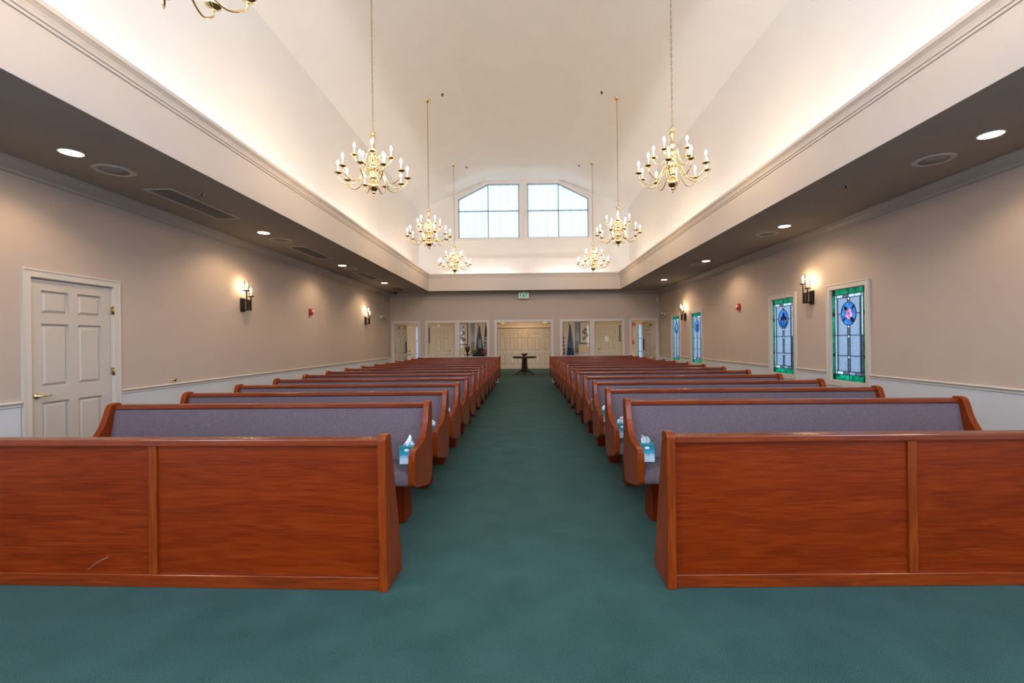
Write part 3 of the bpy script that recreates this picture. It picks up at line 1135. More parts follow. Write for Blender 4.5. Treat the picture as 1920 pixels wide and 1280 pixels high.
for s, nm in ((-1, 'left'), (1, 'right')):
    cove_strip((s * (XS + 0.16), 0, ZS + 0.2), 'y', [-3.2 + 1.42 * q for q in range(14)], 1.2, 'white light strip hidden in the cove above the %s fascia' % nm)
cove_strip((0, YC + 0.16, ZS + 0.2), 'x', [-2.3, -0.9, 1.2, 2.4], 1.1, 'white light strip hidden in the cove above the far fascia')

# ------------------------------------------------------------------ soffit fixtures
LY = [-2.15, 1.12, 4.37, 7.60, 10.88, 14.15]
ORD = ['behind the camera', 'beside the camera', 'nearest in view', 'second in view', 'third in view', 'closest to the far wall']
for s, nm in ((-1, 'left'), (1, 'right')):
    for i, y in enumerate(LY):
        y = 4.24 if (s > 0 and i == 2) else y
        t = thing('recessed_downlight', 'bright round recessed downlight in the %s soffit, %s' % (nm, ORD[i]), 'downlight', (s * 4.35, y, ZS), 0, 'recessed soffit downlights')
        MB().lathe([(0.088, 0.002), (0.088, -0.004), (0.104, -0.006), (0.106, 0.0)], n=28).build('trim_ring', 'trim_paint', t)
        MB().lathe([(0.001, -0.006), (0.086, -0.0055), (0.086, -0.001), (0.001, -0.001)], n=28).build('lens', 'lens_glow', t)
        ld = bpy.data.lights.new('downlight_beam', 'SPOT')
        ld.energy = SPOT
        ld.color = (1.0, 0.71, 0.43)
        ld.spot_size = math.radians(142)
        ld.spot_blend = 0.55
        ld.shadow_soft_size = 0.05
        lo = bpy.data.objects.new('downlight_beam', ld)
        COL.objects.link(lo)
        lo.parent = t
        lo.location = (0, 0, -0.02)
    for i, y in enumerate((1.6, 4.83, 8.14, 11.4)):
        t = thing('ceiling_speaker', 'round flush ceiling speaker in the %s soffit, %s' % (nm, ['beside the camera', 'largest in view', 'second in view', 'third in view'][i]),
                  'speaker', (s * 4.35, y, ZS), 0, 'round soffit speakers')
        MB().lathe([(0.13, 0.0), (0.13, -0.010), (0.175, -0.008), (0.188, 0.0)], n=32).build('rim', 'speaker_rim', t)
        MB().lathe([(0.001, -0.006), (0.132, -0.006), (0.132, 0.0), (0.001, 0.0)], n=32).build('grille', 'grey_grille', t)
    for i, y in enumerate((5.62, 10.4, 15.3)):
        t = thing('sprinkler_head', 'small sprinkler head on the %s soffit, %s' % (nm, ['nearest', 'middle', 'farthest'][i]), 'sprinkler', (s * 3.98, y, ZS), 0, 'sprinkler heads')
        MB().lathe([(0.032, 0.0), (0.030, -0.006), (0.012, -0.008), (0.012, 0.0)], n=14).build('escutcheon', 'chrome', t)
        MB().lathe([(0.010, -0.004), (0.010, -0.014), (0.006, -0.016), (0.006, -0.024), (0.018, -0.026), (0.018, -0.029)], n=10).build('deflector', 'dark_bronze', t)
    for i, y in enumerate((10.66, 15.1)):
        zc = ZC + (XU - 1.87) * (ZR - ZC) / (XU - XR)
        t = thing('sprinkler_head', 'dark sprinkler head on the vaulted ceiling, %s slope, %s' % (nm, ['nearer', 'farther'][i]), 'sprinkler', (s * 1.87, y, zc), 0, 'sprinkler heads')
        MB().lathe([(0.03, 0.02), (0.03, -0.006), (0.01, -0.01), (0.01, -0.03), (0.024, -0.034), (0.024, -0.04)], n=12).build('deflector', 'dark_bronze', t)

for i, (y0, y1) in enumerate(((5.40, 6.73), (8.70, 9.98), (11.95, 13.27), (15.2, 16.3))):
    t = thing('air_vent', 'long slatted air vent in the left soffit, %s' % ['nearest the camera', 'second from camera', 'third from camera', 'at the far corner'][i], 'vent', (-4.36, y0, ZS), 0, 'soffit air vents')
    L_ = y1 - y0
    mb = MB().box(-0.17, -0.145, 0, L_, -0.008, 0).box(0.145, 0.17, 0, L_, -0.008, 0).box(-0.145, 0.145, 0, 0.025, -0.008, 0).box(-0.145, 0.145, L_ - 0.025, L_, -0.008, 0)
    mb.build('frame', 'vent_metal', t)
    MB().box(-0.145, 0.145, 0.025, L_ - 0.025, -0.002, 0).build('duct', 'vent_dark', t)
    nsl = 6
    sl = MB().prism([(-0.004, -0.008), (0.004, -0.008), (0.004, -0.003), (-0.004, -0.003)], 0.025, L_ - 0.025, 1).mesh('slat', 'vent_metal')
    for j in range(nsl):
        obj('slat', sl, t, loc=(-0.145 + 0.29 * (j + 0.5) / nsl + 0.0, 0, 0))

# ------------------------------------------------------------------ chandeliers
def bez(pts, n=14):
    """Catmull-Rom through pts"""
    P = [Vector(p) for p in pts]
    P = [P[0] * 2 - P[1]] + P + [P[-1] * 2 - P[-2]]
    out = []
    seg = len(P) - 3
    for k in range(seg):
        p0, p1, p2, p3 = P[k:k + 4]
        m = max(2, n // seg)
        for i in range(m):
            t = i / m
            out.append(0.5 * ((2 * p1) + (p2 - p0) * t + (2 * p0 - 5 * p1 + 4 * p2 - p3) * t * t + (3 * p1 - p0 - 3 * p2 + p3) * t ** 3))
    out.append(P[-2])
    return out


COLUMN = [(0.002, 0.0), (0.012, 0.012), (0.012, 0.024), (0.006, 0.034), (0.022, 0.05), (0.034, 0.062), (0.02, 0.075), (0.03, 0.085), (0.06, 0.105),
          (0.078, 0.14), (0.080, 0.165), (0.066, 0.20), (0.040, 0.225), (0.030, 0.25), (0.052, 0.27), (0.055, 0.30), (0.045, 0.32), (0.060, 0.345), (0.060, 0.385), (0.044, 0.40),
          (0.030, 0.43), (0.045, 0.46), (0.058, 0.49), (0.050, 0.53), (0.032, 0.55), (0.05, 0.575), (0.05, 0.615), (0.034, 0.63), (0.022, 0.67), (0.034, 0.70), (0.040, 0.725), (0.026, 0.745),
          (0.019, 0.79), (0.030, 0.85), (0.046, 0.885), (0.034, 0.90), (0.022, 0.912), (0.048, 0.935), (0.052, 0.95), (0.030, 0.955), (0.012, 0.957)]
me_col = MB().lathe(COLUMN, n=18).mesh('column', 'brass')


def arm_mesh(r, zb, drop, zh, rh):
    pts = [(rh, 0, zh), (rh + 0.05, 0, zh + 0.035), (rh + 0.10 * r / 0.5, 0, zh + 0.0), (rh + (r - rh) * 0.38, 0, zb - drop * 0.62), (rh + (r - rh) * 0.68, 0, zb - drop), (r - 0.02, 0, zb - drop * 0.55), (r, 0, zb - 0.02)]
    return MB().tube(bez(pts, 24), 0.0075, 6).mesh('arm', 'brass')


me_arm_lo = arm_mesh(0.49, 0.31, 0.155, 0.365, 0.05)
me_arm_hi = arm_mesh(0.27, 0.56, 0.115, 0.595, 0.04)
me_bob = MB().lathe([(0.006, -0.03), (0.012, -0.022), (0.008, -0.012), (0.024, -0.006), (0.052, 0.006), (0.056, 0.015), (0.050, 0.017), (0.014, 0.008), (0.013, 0.03)], n=14).mesh('bobeche', 'brass')
me_can = MB().lathe([(0.0095, 0.008), (0.0095, 0.115), (0.006, 0.118)], n=10).mesh('candle_sleeve', 'candle_white')
me_bulb = MB().lathe([(0.006, 0.118), (0.013, 0.128), (0.018, 0.145), (0.016, 0.162), (0.008, 0.182), (0.001, 0.195)], n=10).mesh('bulb', 'bulb_glow')


def chain_mesh(length):
    mb = MB()
    n = int(length / 0.052)
    st = length / n
    for i in range(n):
        z = st * (i + 0.5)
        ring = []
        for j in range(9):
            a = 2 * PI * j / 8
            u, v = 0.011 * math.cos(a), 0.033 * math.sin(a)
            ring.append((u, 0, z + v) if i % 2 else (0, u, z + v))
        mb.tube(ring, 0.0042, 4)
    return mb.mesh('chain', 'hinge_brass')


CZ = ZC + (XU - 2.22) * (ZR - ZC) / (XU - XR)
CH0 = 3.53
me_chain = chain_mesh(CZ - CH0 - 0.957 - 0.06)
me_canopy = MB().lathe([(0.008, -0.07), (0.012, -0.055), (0.03, -0.045), (0.062, -0.022), (0.066, 0.0), (0.066, 0.03)], n=20).mesh('canopy', 'brass')


def chandelier(loc, rot, lab):
    t = thing('chandelier', lab, 'chandelier', loc, rot, 'brass candle chandeliers')
    obj('column', me_col, t)
    obj('chain', me_chain, t, loc=(0, 0, 0.957))
    cz = CZ - loc[2]
    cp = obj('canopy', me_canopy, t, loc=(0, 0, cz))
    for tier, (m, n, r, zb, ph) in enumerate(((me_arm_lo, 10, 0.49, 0.31, 0.0), (me_arm_hi, 5, 0.27, 0.56, 0.31))):
        for i in range(n):
            a = obj('arm', m, t, rotz=2 * PI * i / n + ph)
            obj('bobeche', me_bob, a, loc=(r, 0, zb))
            obj('candle_sleeve', me_can, a, loc=(r, 0, zb))
            obj('bulb', me_bulb, a, loc=(r, 0, zb))
    return t


for i, y in enumerate((2.85, 6.75, 10.66, 14.58)):
    for s, nm in ((-1, 'left'), (1, 'right')):
        chandelier((s * 2.22, y, CH0 + (0.06 if s > 0 and i == 0 else 0.0)), 0.35 + 0.5 * i + (0.3 if s > 0 else 0.05),
                   'brass candle chandelier over the %s pews, %s' % (nm, ['nearest and mostly above the frame', 'largest fully in view', 'second fully in view', 'smallest, near the clerestory window'][i]))

# ------------------------------------------------------------------ sconces
def sconce(loc, rot, lab):
    # local: wall plane at y=0, projecting towards -y; taller candle at -x (left as one faces the wall)
    t = thing('wall_sconce', lab, 'sconce', loc, rot, 'twin candle wall sconces')
    MB().box(-0.06, 0.06, -0.02, 0, -0.13, 0.11).box(-0.045, 0.045, -0.035, -0.02, -0.115, 0.095).build('backplate', 'dark_bronze', t, 0.003, 1)
    for x, zt in ((-0.065, 0.235), (0.065, 0.145)):
        a = MB()
        q = 0.008
        a.box(x - q, x + q, -0.125 - q, -0.125 + q, -0.105, zt)
        a.box(min(0.0, x) - (q if x < 0 else 0), max(0.0, x) + (q if x > 0 else 0), -0.125 - q, -0.125 + q, -0.105 - q, -0.105 + q)
        a.box(-q, q, -0.125, -0.02, -0.105 - q, -0.105 + q)
        a.box(x * 0.35 - q, x * 0.35 + q, -0.125 - q, -0.125 + q, -0.105, 0.07)
        a.box(x * 0.35 - q, x * 0.35 + q, -0.125, -0.02, 0.07 - q, 0.07 + q)
        ar = a.build('arm', 'dark_bronze', t)
        MB().lathe([(0.012, -0.012), (0.04, -0.008), (0.055, 0.0), (0.055, 0.006), (0.02, 0.006)], (x, -0.125, zt), 18).build('drip_pan', 'dark_bronze', ar)
        MB().lathe([(0.010, 0.006), (0.010, 0.07), (0.006, 0.072)], (x, -0.125, zt), 10).build('candle_sleeve', 'candle_white', ar)
        MB().lathe([(0.006, 0.072), (0.014, 0.085), (0.017, 0.10), (0.012, 0.12), (0.001, 0.15)], (x, -0.125, zt), 10).build('bulb', 'sconce_glow', ar)
        g = MB()
        nn = 20
        vs, fs = [], []
        for k, (r, z) in enumerate(((0.036, 0.008), (0.040, 0.06), (0.040, 0.12), (0.034, 0.19))):
            for i in range(nn):
                an = 2 * PI * i / nn
                vs.append((x + r * math.cos(an), -0.125 + r * math.sin(an), zt + z))
        for k in range(3):
            for i in range(nn):
                j = (i + 1) % nn
                fs.append((k * nn + i, k * nn + j, (k + 1) * nn + j, (k + 1) * nn + i))
        g.add(vs, fs, True)
        g.build('glass_chimney', 'chimney_glass', ar)


for i, y in enumerate((8.2, 14.55)):
    sconce((-WX, y, 2.09), PI / 2, 'dark bronze twin candle sconce on the left wall, %s' % ['nearer, larger one', 'farther one by the far corner'][i])
    sconce((WX, y - 0.13, 2.09), -PI / 2, 'dark bronze twin candle sconce between stained glass windows, %s' % ['nearer, larger one', 'farther pair of windows'][i])

# ------------------------------------------------------------------ small wall things
for s, nm in ((-1, 'left'), (1, 'right')):
    t = thing('fire_alarm', 'red fire alarm strobe on the %s taupe wall' % nm, 'fire alarm', (s * WX, 10.8, 2.12), PI / 2 if s < 0 else -PI / 2, 'red fire alarm strobes')
    MB().box(-0.065, 0.065, -0.05, 0, -0.075, 0.075).build('body', 'red_plastic', t, 0.006, 1)
    MB().box(-0.03, 0.03, -0.08, -0.05, -0.01, 0.045).build('strobe', 'white_plastic', t, 0.008, 1)
    t = thing('emergency_light', 'twin head emergency light on the %s wall by the far corner' % nm, 'emergency light', (s * WX, 16.2 if s < 0 else 16.55, 2.29), PI / 2 if s < 0 else -PI / 2, 'emergency lights')
    MB().box(-0.13, 0.13, -0.06, 0, -0.05, 0.05).build('body', 'white_plastic', t, 0.008, 1)
    for q in (-1, 1):
        m2 = MB().lathe([(0.015, -0.04), (0.075, 0.0), (0.082, 0.025), (0.07, 0.03), (0.015, 0.01)], n=16)
        mb = MB()
        for f in [m2]:
            mb.add([(q * 0.10 + p[0] + q * p[2] * 0.5, -0.085 - p[2], 0.03 + p[1]) for p in f.v], f.f, True)
        mb.build('lamp_head', 'chrome', t)
t = thing('motion_sensor', 'small white motion sensor on the far wall, right corner', 'sensor', (5.02, YF, 2.88), 0)
MB().prism([(-0.035, -0.08), (0.035, -0.08), (0.035, 0.08), (-0.035, 0.08)], -0.03, 0, 1).box(-0.028, 0.028, -0.045, -0.03, -0.06, 0.05).build('body', 'white_plastic', t, 0.004, 1)
MB().box(-0.02, 0.02, -0.05, -0.045, -0.04, 0.0).build('lens', 'wainscot_paint', t)
t = thing('security_camera', 'small dark dome camera under the soffit at the left far corner', 'camera', (-4.74, 16.75, ZS), 0)
MB().lathe([(0.075, 0.0), (0.075, -0.03), (0.05, -0.03)], n=18).build('base', 'black_plastic', t)
MB().lathe([(0.058, -0.028), (0.055, -0.05), (0.04, -0.075), (0.015, -0.088), (0.001, -0.09)], n=16).build('dome', 'black_plastic', t)
t = thing('door_bumper', 'round brass door bumper on the left wall above the chair rail', 'door bumper', (-WX, 6.55, 0.87), PI / 2)
m2 = MB().lathe([(0.026, 0.0), (0.026, 0.006), (0.012, 0.012), (0.012, 0.03), (0.026, 0.036), (0.026, 0.05), (0.015, 0.055)], n=16)
MB().add([(p[0], -p[2], p[1]) for p in m2.v], m2.f, True).build('post', 'brass', t)

# exit sign
t = thing('exit_sign', 'lit green EXIT sign hanging above the central doorway', 'exit sign', (-0.02, 16.98, 3.08), 0)
MB().box(-0.19, 0.19, -0.022, 0.022, -0.115, 0.10).build('panel', 'exit_panel', t, 0.004, 1)
MB().box(-0.03, 0.03, -0.02, 0.02, 0.10, 0.15).build('canopy', 'exit_panel', t)
lt = MB()


def stroke(x0, z0, x1, z1, wd):
    d = Vector((x1 - x0, 0, z1 - z0)).normalized()
    nrm = Vector((-d.z, 0, d.x)) * wd / 2
    a, b = Vector((x0, 0, z0)), Vector((x1, 0, z1))
    lt.prism([((a + nrm).x, (a + nrm).z), ((b + nrm).x, (b + nrm).z), ((b - nrm).x, (b - nrm).z), ((a - nrm).x, (a - nrm).z)], -0.026, -0.0225, 1)


x = -0.135
lt.box(x, x + 0.024, -0.026, -0.0225, -0.085, 0.075)
for z in (-0.085, -0.017, 0.052):
    lt.box(x + 0.024, x + 0.062, -0.026, -0.0225, z, z + 0.023)
stroke(-0.052, -0.085, 0.012, 0.075, 0.025)
stroke(0.012, -0.085, -0.052, 0.075, 0.0251)
lt.box(0.036, 0.060, -0.026, -0.0225, -0.085, 0.075)
lt.box(0.074, 0.146, -0.026, -0.0225, 0.052, 0.075)
lt.box(0.098, 0.122, -0.026, -0.0225, -0.085, 0.052)
lt.build('lettering', 'exit_green', t, label='green letters reading EXIT')

# ------------------------------------------------------------------ pews
PL = 2.60           # pew length
ENDT = 0.047


def smooth_poly(pts, n=4):
    out = []
    m = len(pts)
    for i in range(m):
        p0, p1, p2 = Vector(pts[i - 1]), Vector(pts[i]), Vector(pts[(i + 1) % m])
        d = min((p1 - p0).length, (p2 - p1).length) * 0.45
        a = p1 + (p0 - p1).normalized() * d
        b = p1 + (p2 - p1).normalized() * d
        for k in range(n + 1):
            t = k / n
            q = a * (1 - t) ** 2 + p1 * 2 * t * (1 - t) + b * t * t
            out.append((q.x, q.y))
    return out


END = smooth_poly([(0.0, 0.37), (0.0, 0.612), (0.16, 0.618), (0.305, 0.645), (0.375, 0.74), (0.43, 0.90), (0.53, 0.905), (0.53, 0.40), (0.50, 0.275), (0.40, 0.262), (0.06, 0.345)], 3)
me_end = MB().prism(END, -ENDT / 2, ENDT / 2, 0).mesh('end_panel', 'wood_z', 0.007, 2)
I = PL / 2 - ENDT
SEAT = smooth_poly([(0.015, 0.365), (0.0, 0.40), (0.015, 0.458), (0.07, 0.472), (0.40, 0.465), (0.43, 0.42), (0.40, 0.37)], 3)
me_seat = MB().prism(SEAT, -I, I, 0, True).mesh('seat_cushion', 'fabric')
me_bc = MB().prism(smooth_poly([(0.375, 0.45), (0.385, 0.455), (0.462, 0.842), (0.475, 0.852), (0.495, 0.852), (0.43, 0.45)], 2), -I, I, 0).mesh('back_cushion', 'fabric')
me_bp = MB().prism([(0.425, 0.36), (0.447, 0.36), (0.52, 0.86), (0.496, 0.86)], -I, I, 0).mesh('back_panel', 'wood_x')
me_tr = MB().prism([(0.452, 0.852), (0.530, 0.852), (0.530, 0.885), (0.452, 0.885)], -I, I, 0).mesh('top_rail', 'wood_rail', 0.006, 2)
me_base = MB().box(-I + 0.115, I - 0.115, 0.42, 0.445, 0, 0.365).mesh('base_board', 'wood_base')
me_leg = MB().prism([(0.40, 0.0), (0.98, 0.0), (0.98, 0.0), (0.40, 0.0)], 0, 0.1, 0)
me_sup = MB().prism([(0.10, 0.0), (0.50, 0.0), (0.47, 0.365), (0.06, 0.365)], -0.05, 0.05, 0).mesh('support', 'wood_base')


def pew(loc, rot, lab):
    t = thing('pew', lab, 'pew', loc, rot, 'cushioned wooden pews')
    for s in (-1, 1):
        obj('end_panel', me_end, t, loc=(s * (PL / 2 - ENDT / 2), 0, 0))
        obj('support', me_sup2, t, loc=(s * (PL / 2 - 0.16 - 0.06), 0, 0))
    obj('support', me_sup2, t, loc=(0, 0, 0))
    obj('seat_cushion', me_seat, t)
    bp = obj('back_panel', me_bp, t)
    obj('back_cushion', me_bc, t)
    obj('top_rail', me_tr, t)
    return t


me_sup2 = MB().prism([(0.30, 0.0), (0.50, 0.0), (0.46, 0.368), (0.30, 0.368)], -0.06, 0.06, 0).mesh('support', 'wood_base', 0.004, 1)
ROWS = 14
PITCH = 0.82
SKEW = [1.6, 1.4, 1.2, 0.9, 0.6, 0.3] + [0.0] * 8     # the front rows stand a little askew
NUM = ['first', 'second', 'third', 'fourth', 'fifth', 'sixth', 'seventh', 'eighth', 'ninth', 'tenth', 'eleventh', 'twelfth', 'thirteenth', 'fourteenth']
for i in range(ROWS):
    for s, nm in ((-1, 'left'), (1, 'right')):
        ang = math.radians(-SKEW[i])
        pew((s * 0.765 + s * PL / 2 * math.cos(ang), 3.12 + PITCH * i + s * PL / 2 * math.sin(ang), 0), ang,
            'grey cushioned wooden pew %s of the aisle, %s row behind the front screen' % (nm, NUM[i]))

# front screens
SCR = smooth_poly([(0.0, 0.0), (0.0, 0.855), (0.085, 0.855), (0.27, 0.03), (0.27, 0.0)], 5)
SCR = [(0.0, 0.0)] + [(0.0, 0.825)] + [(0.035 - 0.035 * math.cos(a), 0.825 + 0.032 * math.sin(a)) for a in [PI * k / 12 for k in range(1, 7)]] + \
      [(0.06 + 0.035 * math.sin(a), 0.822 + 0.035 * math.cos(a)) for a in [PI * k / 12 for k in range(0, 6)]] + [(0.10, 0.80), (0.27, 0.05), (0.27, 0.0)]
SL = 2.70          # screen length
SI = SL / 2 - ENDT
SA = {-1: math.radians(-2.5), 1: math.radians(-0.2)}
for s, nm in ((-1, 'left'), (1, 'right')):
    t = thing('pew_screen', 'wooden front screen with recessed panels %s of the aisle' % nm, 'screen', (s * 0.765 + s * SL / 2 * math.cos(SA[s]), 2.475 + s * SL / 2 * math.sin(SA[s]), 0), SA[s], 'front pew screens')
    for q in (-1, 1):
        e = MB().prism(SCR, -0.0235, 0.0235, 0).build('end_panel', 'wood_z', t, 0.007, 2)
        e.location = (q * (SL / 2 - 0.0235), 0, 0)
    MB().box(-SI, SI, 0.012, 0.10, 0.795, 0.832).build('top_rail', 'wood_rail', t, 0.006, 2)
    MB().box(-SI, SI, 0.018, 0.06, 0, 0.072).build('bottom_rail', 'wood_rail', t, 0.004, 1)
    for (a, b) in ((-SI, -0.025), (0.025, SI)):
        MB().box(a, b, 0.038, 0.055, 0.072, 0.795).build('panel', 'wood_x', t)
    MB().box(-0.025, 0.025, 0.024, 0.055, 0.072, 0.795).build('stile', 'wood_z', t, 0.003, 1)
    if s < 0:
        MB().tube([(-0.40, 0.0375, 0.085), (-0.36, 0.0375, 0.115), (-0.325, 0.0375, 0.14), (-0.29, 0.0375, 0.152), (-0.275, 0.0375, 0.165)], 0.0007, 4).build('scratch', 'paper', t)

# ------------------------------------------------------------------ tissue boxes
me_tbox = MB().box(-0.055, 0.055, -0.055, 0.055, 0, 0.13).mesh('carton', 'tissue_box_print', 0.003, 1)


def tissue_mesh(seed):
    """a pulled up tissue: two crumpled sheets fanning out of the slot"""
    rnd = random.Random(seed)
    mb = MB()
    n, m = 12, 7
    lx, ly = rnd.uniform(-0.02, 0.03), rnd.uniform(-0.03, 0.01)
    for q in range(2):
        an = 0.3 + q * 1.2 + rnd.uniform(-0.3, 0.3)
        ca, sa = math.cos(an), math.sin(an)
        p1, p2 = rnd.uniform(0, 6), rnd.uniform(0, 6)
        vs, fs = [], []
        for k in range(m):
            t = k / (m - 1)
            for i in range(n):
                u = i / (n - 1) - 0.5
                wd = 0.030 + 0.050 * math.sin(PI * min(1.0, 0.25 + 0.6 * t))
                x = u * wd
                y = 0.012 * math.sin(7 * u + p1 + 2 * t) * (0.4 + t) + 0.005 * math.sin(17 * u + p2)
                z = 0.127 + t * (0.062 - 0.05 * abs(u) + 0.016 * math.sin(5 * u + p2))
                vs.append((x * ca - y * sa + lx * t * t, x * sa + y * ca + ly * t * t, z))
        for k in range(m - 1):
            for i in range(n - 1):
                a = k * n + i
                fs.append((a, a + 1, a + n + 1, a + n))
        mb.add(vs, fs, True)
    return mb.mesh('tissue', 'tissue')


TM = [tissue_mesh(k + 1.3) for k in range(4)]
me_mark = MB().prism(ell(0, 0.105, 0.018, 0.010, 10), -0.0565, -0.0555, 1).mesh('printed_mark', 'tissue')
k = 0
for s, nm, rows in ((-1, 'left', (0, 1, 2, 3, 4)), (1, 'right', (0, 1, 2, 3, 4, 5, 6))):
    for i in rows:
        t = thing('tissue_box', 'teal tissue box at the aisle end of the %s pew seat, %s row' % (nm, NUM[i]), 'tissue box',
                  (s * 0.765 + s * 0.111 * math.cos(math.radians(-SKEW[i])) - 0.25 * math.sin(math.radians(-SKEW[i])),
                   3.12 + PITCH * i + 0.25 + s * 0.111 * math.sin(math.radians(-SKEW[i])), 0.472), math.radians(-SKEW[i]) + random.uniform(-0.06, 0.06), 'tissue boxes on the pews')
        obj('carton', me_tbox, t)
        obj('tissue', TM[k % 4], t)
        obj('printed_mark', me_mark, t)
        k += 1

for s, nm in ((-1, 'left'), (1, 'right')):
    o = MB().box(-0.035, 0.035, -0.03, 0.03, 0, 0.13).box(-0.028, 0.028, -0.024, 0.024, 0.13, 0.14).build('white_floor_box', 'white_card', None, 0.004, 1)
    o.location = (s * 0.93, 15.1, 0)
    tag(o, 'small white box on the carpet behind the last %s pew' % nm, 'box', 'small white floor boxes')

# ------------------------------------------------------------------ lobby
lw = MB()
holed(lw, 1, YL, YL + 0.15, -7.1, 7.1, 0, 2.8, [(-5.45, -5.25, 0.2, 2.1), (5.62, 5.85, 0.2, 2.1)])
o = lw.build('wall_lobby_back', 'lobby_paint')
tag(o, 'warm beige rear wall of the lobby behind the openings', 'wall', kind='structure')
wlb = o
MB().box(-7.1, 7.1, YL - 0.01, YL, 0, 0.80).build('wainscot', 'wainscot_paint', wlb) if False else None
for a, b in ((-7.1, -5.6), (-5.1, -4.75), (-3.5, -1.9), (1.9, 3.5), (4.75, 5.45), (6.05, 7.1)):
    MB().prism([(YL - p, q) for p, q in CHAIR], a, b, 0).build('chair_rail', 'trim_paint', wlb)
    MB().box(a, b, YL - 0.008, YL, 0, RAIL - 0.062).build('wainscot', 'wainscot_paint', wlb)
for s, nm in ((-1, 'left'), (1, 'right')):
    x0, x1 = sorted((s * 7.1, s * 7.2))
    o = MB().box(x0, x1, YF + 0.15, YL, 0, 2.8).build('wall_lobby_' + nm, 'lobby_paint')
    tag(o, 'warm beige end wall of the lobby, %s end' % nm, 'wall', kind='structure')
o = MB().box(-7.2, 7.2, YF + 0.15, YL + 0.15, 2.75, 2.9).build('ceiling_lobby', 'lobby_paint')
tag(o, 'flat warm lobby ceiling behind the far wall', 'ceiling', kind='structure')

dd = thing('door_5', 'wide white double panelled doors at the back of the lobby', 'door', (-1.74, YL - 0.04, 0), 0, kind='structure')
for q in range(4):
    lf = six_panel(dd, 0.855, 2.03)
    lf.location = (0.01 + q * 0.865 + (0.004 if q > 1 else 0), 0, 0.006)
    if q in (0, 3):
        kx = 0.80 if q == 0 else 0.055
        m2 = MB().lathe([(0.02, 0.0), (0.02, 0.006), (0.01, 0.012), (0.01, 0.03), (0.022, 0.04), (0.022, 0.055), (0.01, 0.062)], n=12)
        MB().add([(kx + p[0], -p[2], 0.98 + p[1]) for p in m2.v], m2.f, True).build('knob', 'hinge_brass', lf)
MB().box(-0.08, 3.56, -0.02, 0.04, 2.05, 2.13).box(-0.08, 0.0, -0.02, 0.04, 0, 2.05).box(3.48, 3.56, -0.02, 0.04, 0, 2.05).build('casing', 'dark_wood' if False else 'trim_paint', dd)
MB().box(-0.02, 3.50, -0.05, 0.04, 2.03, 2.05).build('track', 'hinge_brass', dd)

for s, nm, num in ((-1, 'left', 6), (1, 'right', 7)):
    x0 = -4.58 if s < 0 else 3.62
    d = thing('door_%d' % num, 'closed white panelled lobby door behind the %s interior window' % nm, 'door', (x0, YL - 0.004, 0), 0, kind='structure')
    casing_bars(MB(), -0.01, 0.93, 0, 2.07, 0.08, 0.018, place_local).build('casing', 'trim_paint', d)
    lf = six_panel(d, 0.915, 2.05)
    lf.location = (0.003, -0.012, 0.006)
    hinges(d, 0.0 if s < 0 else 0.92, 2.05, (0.3, 1.0, 1.75), -0.02)
    lever(d, 0.85 if s < 0 else 0.07, 0.95, -1 if s < 0 else 1, -0.012)
    if s > 0:
        o = MB().box(-0.09, 0.09, -0.003, 0, -0.13, 0.13).build('paper_notice', 'white_card')
        o.location = (x0 + 0.46, YL - 0.02, 1.45)
        tag(o, 'white paper notice taped to the lobby door', 'notice')
# narrow daylight windows and outer door leaf
for s, nm, num, a, b in ((-1, 'left', 13, -5.45, -5.25), (1, 'right', 14, 5.62, 5.85)):
    wn = thing('window_%d' % num, 'narrow bluish daylight window seen through the %s far doorway' % nm, 'window', (0, 0, 0), 0, kind='structure')
    MB().box(a - .06, a, YL - .02, YL, 0.14, 2.16).box(b, b + .06, YL - .02, YL, 0.14, 2.16).box(a, b, YL - .02, YL, 2.1, 2.16).box(a, b, YL - .02, YL, 0.14, 0.2).build('casing', 'trim_paint', wn)
    for (z0, z1) in ((0.2, 0.8), (0.8, 1.45), (1.45, 2.1)):
        MB().box(a, b, YL + 0.05, YL + 0.056, z0 + 0.01, z1 - 0.01).build('pane', 'glass_clear', wn)
    MB().box(a, b, YL + 0.045, YL + 0.06, 0.79, 0.81).box(a, b, YL + 0.045, YL + 0.06, 1.44, 1.46).build('muntin', 'lead', wn)
    if s > 0:
        MB().box(a, a + 0.07, YL + 0.04, YL + 0.048, 0.2, 2.1).build('green_border', 'glass_green', wn)
d = thing('door_8', 'white panelled lobby door seen through the left far doorway', 'door', (-6.45, YL - 0.004, 0), 0, kind='structure')
casing_bars(MB(), -0.01, 0.80, 0, 2.07, 0.08, 0.018, place_local).build('casing', 'trim_paint', d)
lf = six_panel(d, 0.785, 2.05)
lf.location = (0.003, -0.012, 0.006)
hinges(d, 0.0, 2.05, (0.3, 1.0, 1.75), -0.02)
lever(d, 0.72, 0.95, -1, -0.012)
t = thing('fire_bell', 'red fire alarm box and pull station seen through the right far doorway', 'fire alarm', (5.40, YL, 0), 0)
MB().box(-0.05, 0.09, -0.05, 0, 2.08, 2.24).build('alarm_box', 'red_plastic', t, 0.005, 1)
MB().box(-0.05, 0.03, -0.05, 0, 1.17, 1.36).build('pull_station', 'red_plastic', t, 0.005, 1)
MB().box(-0.055, -0.035, -0.015, 0, 1.36, 2.08).build('conduit', 'red_plastic', t)

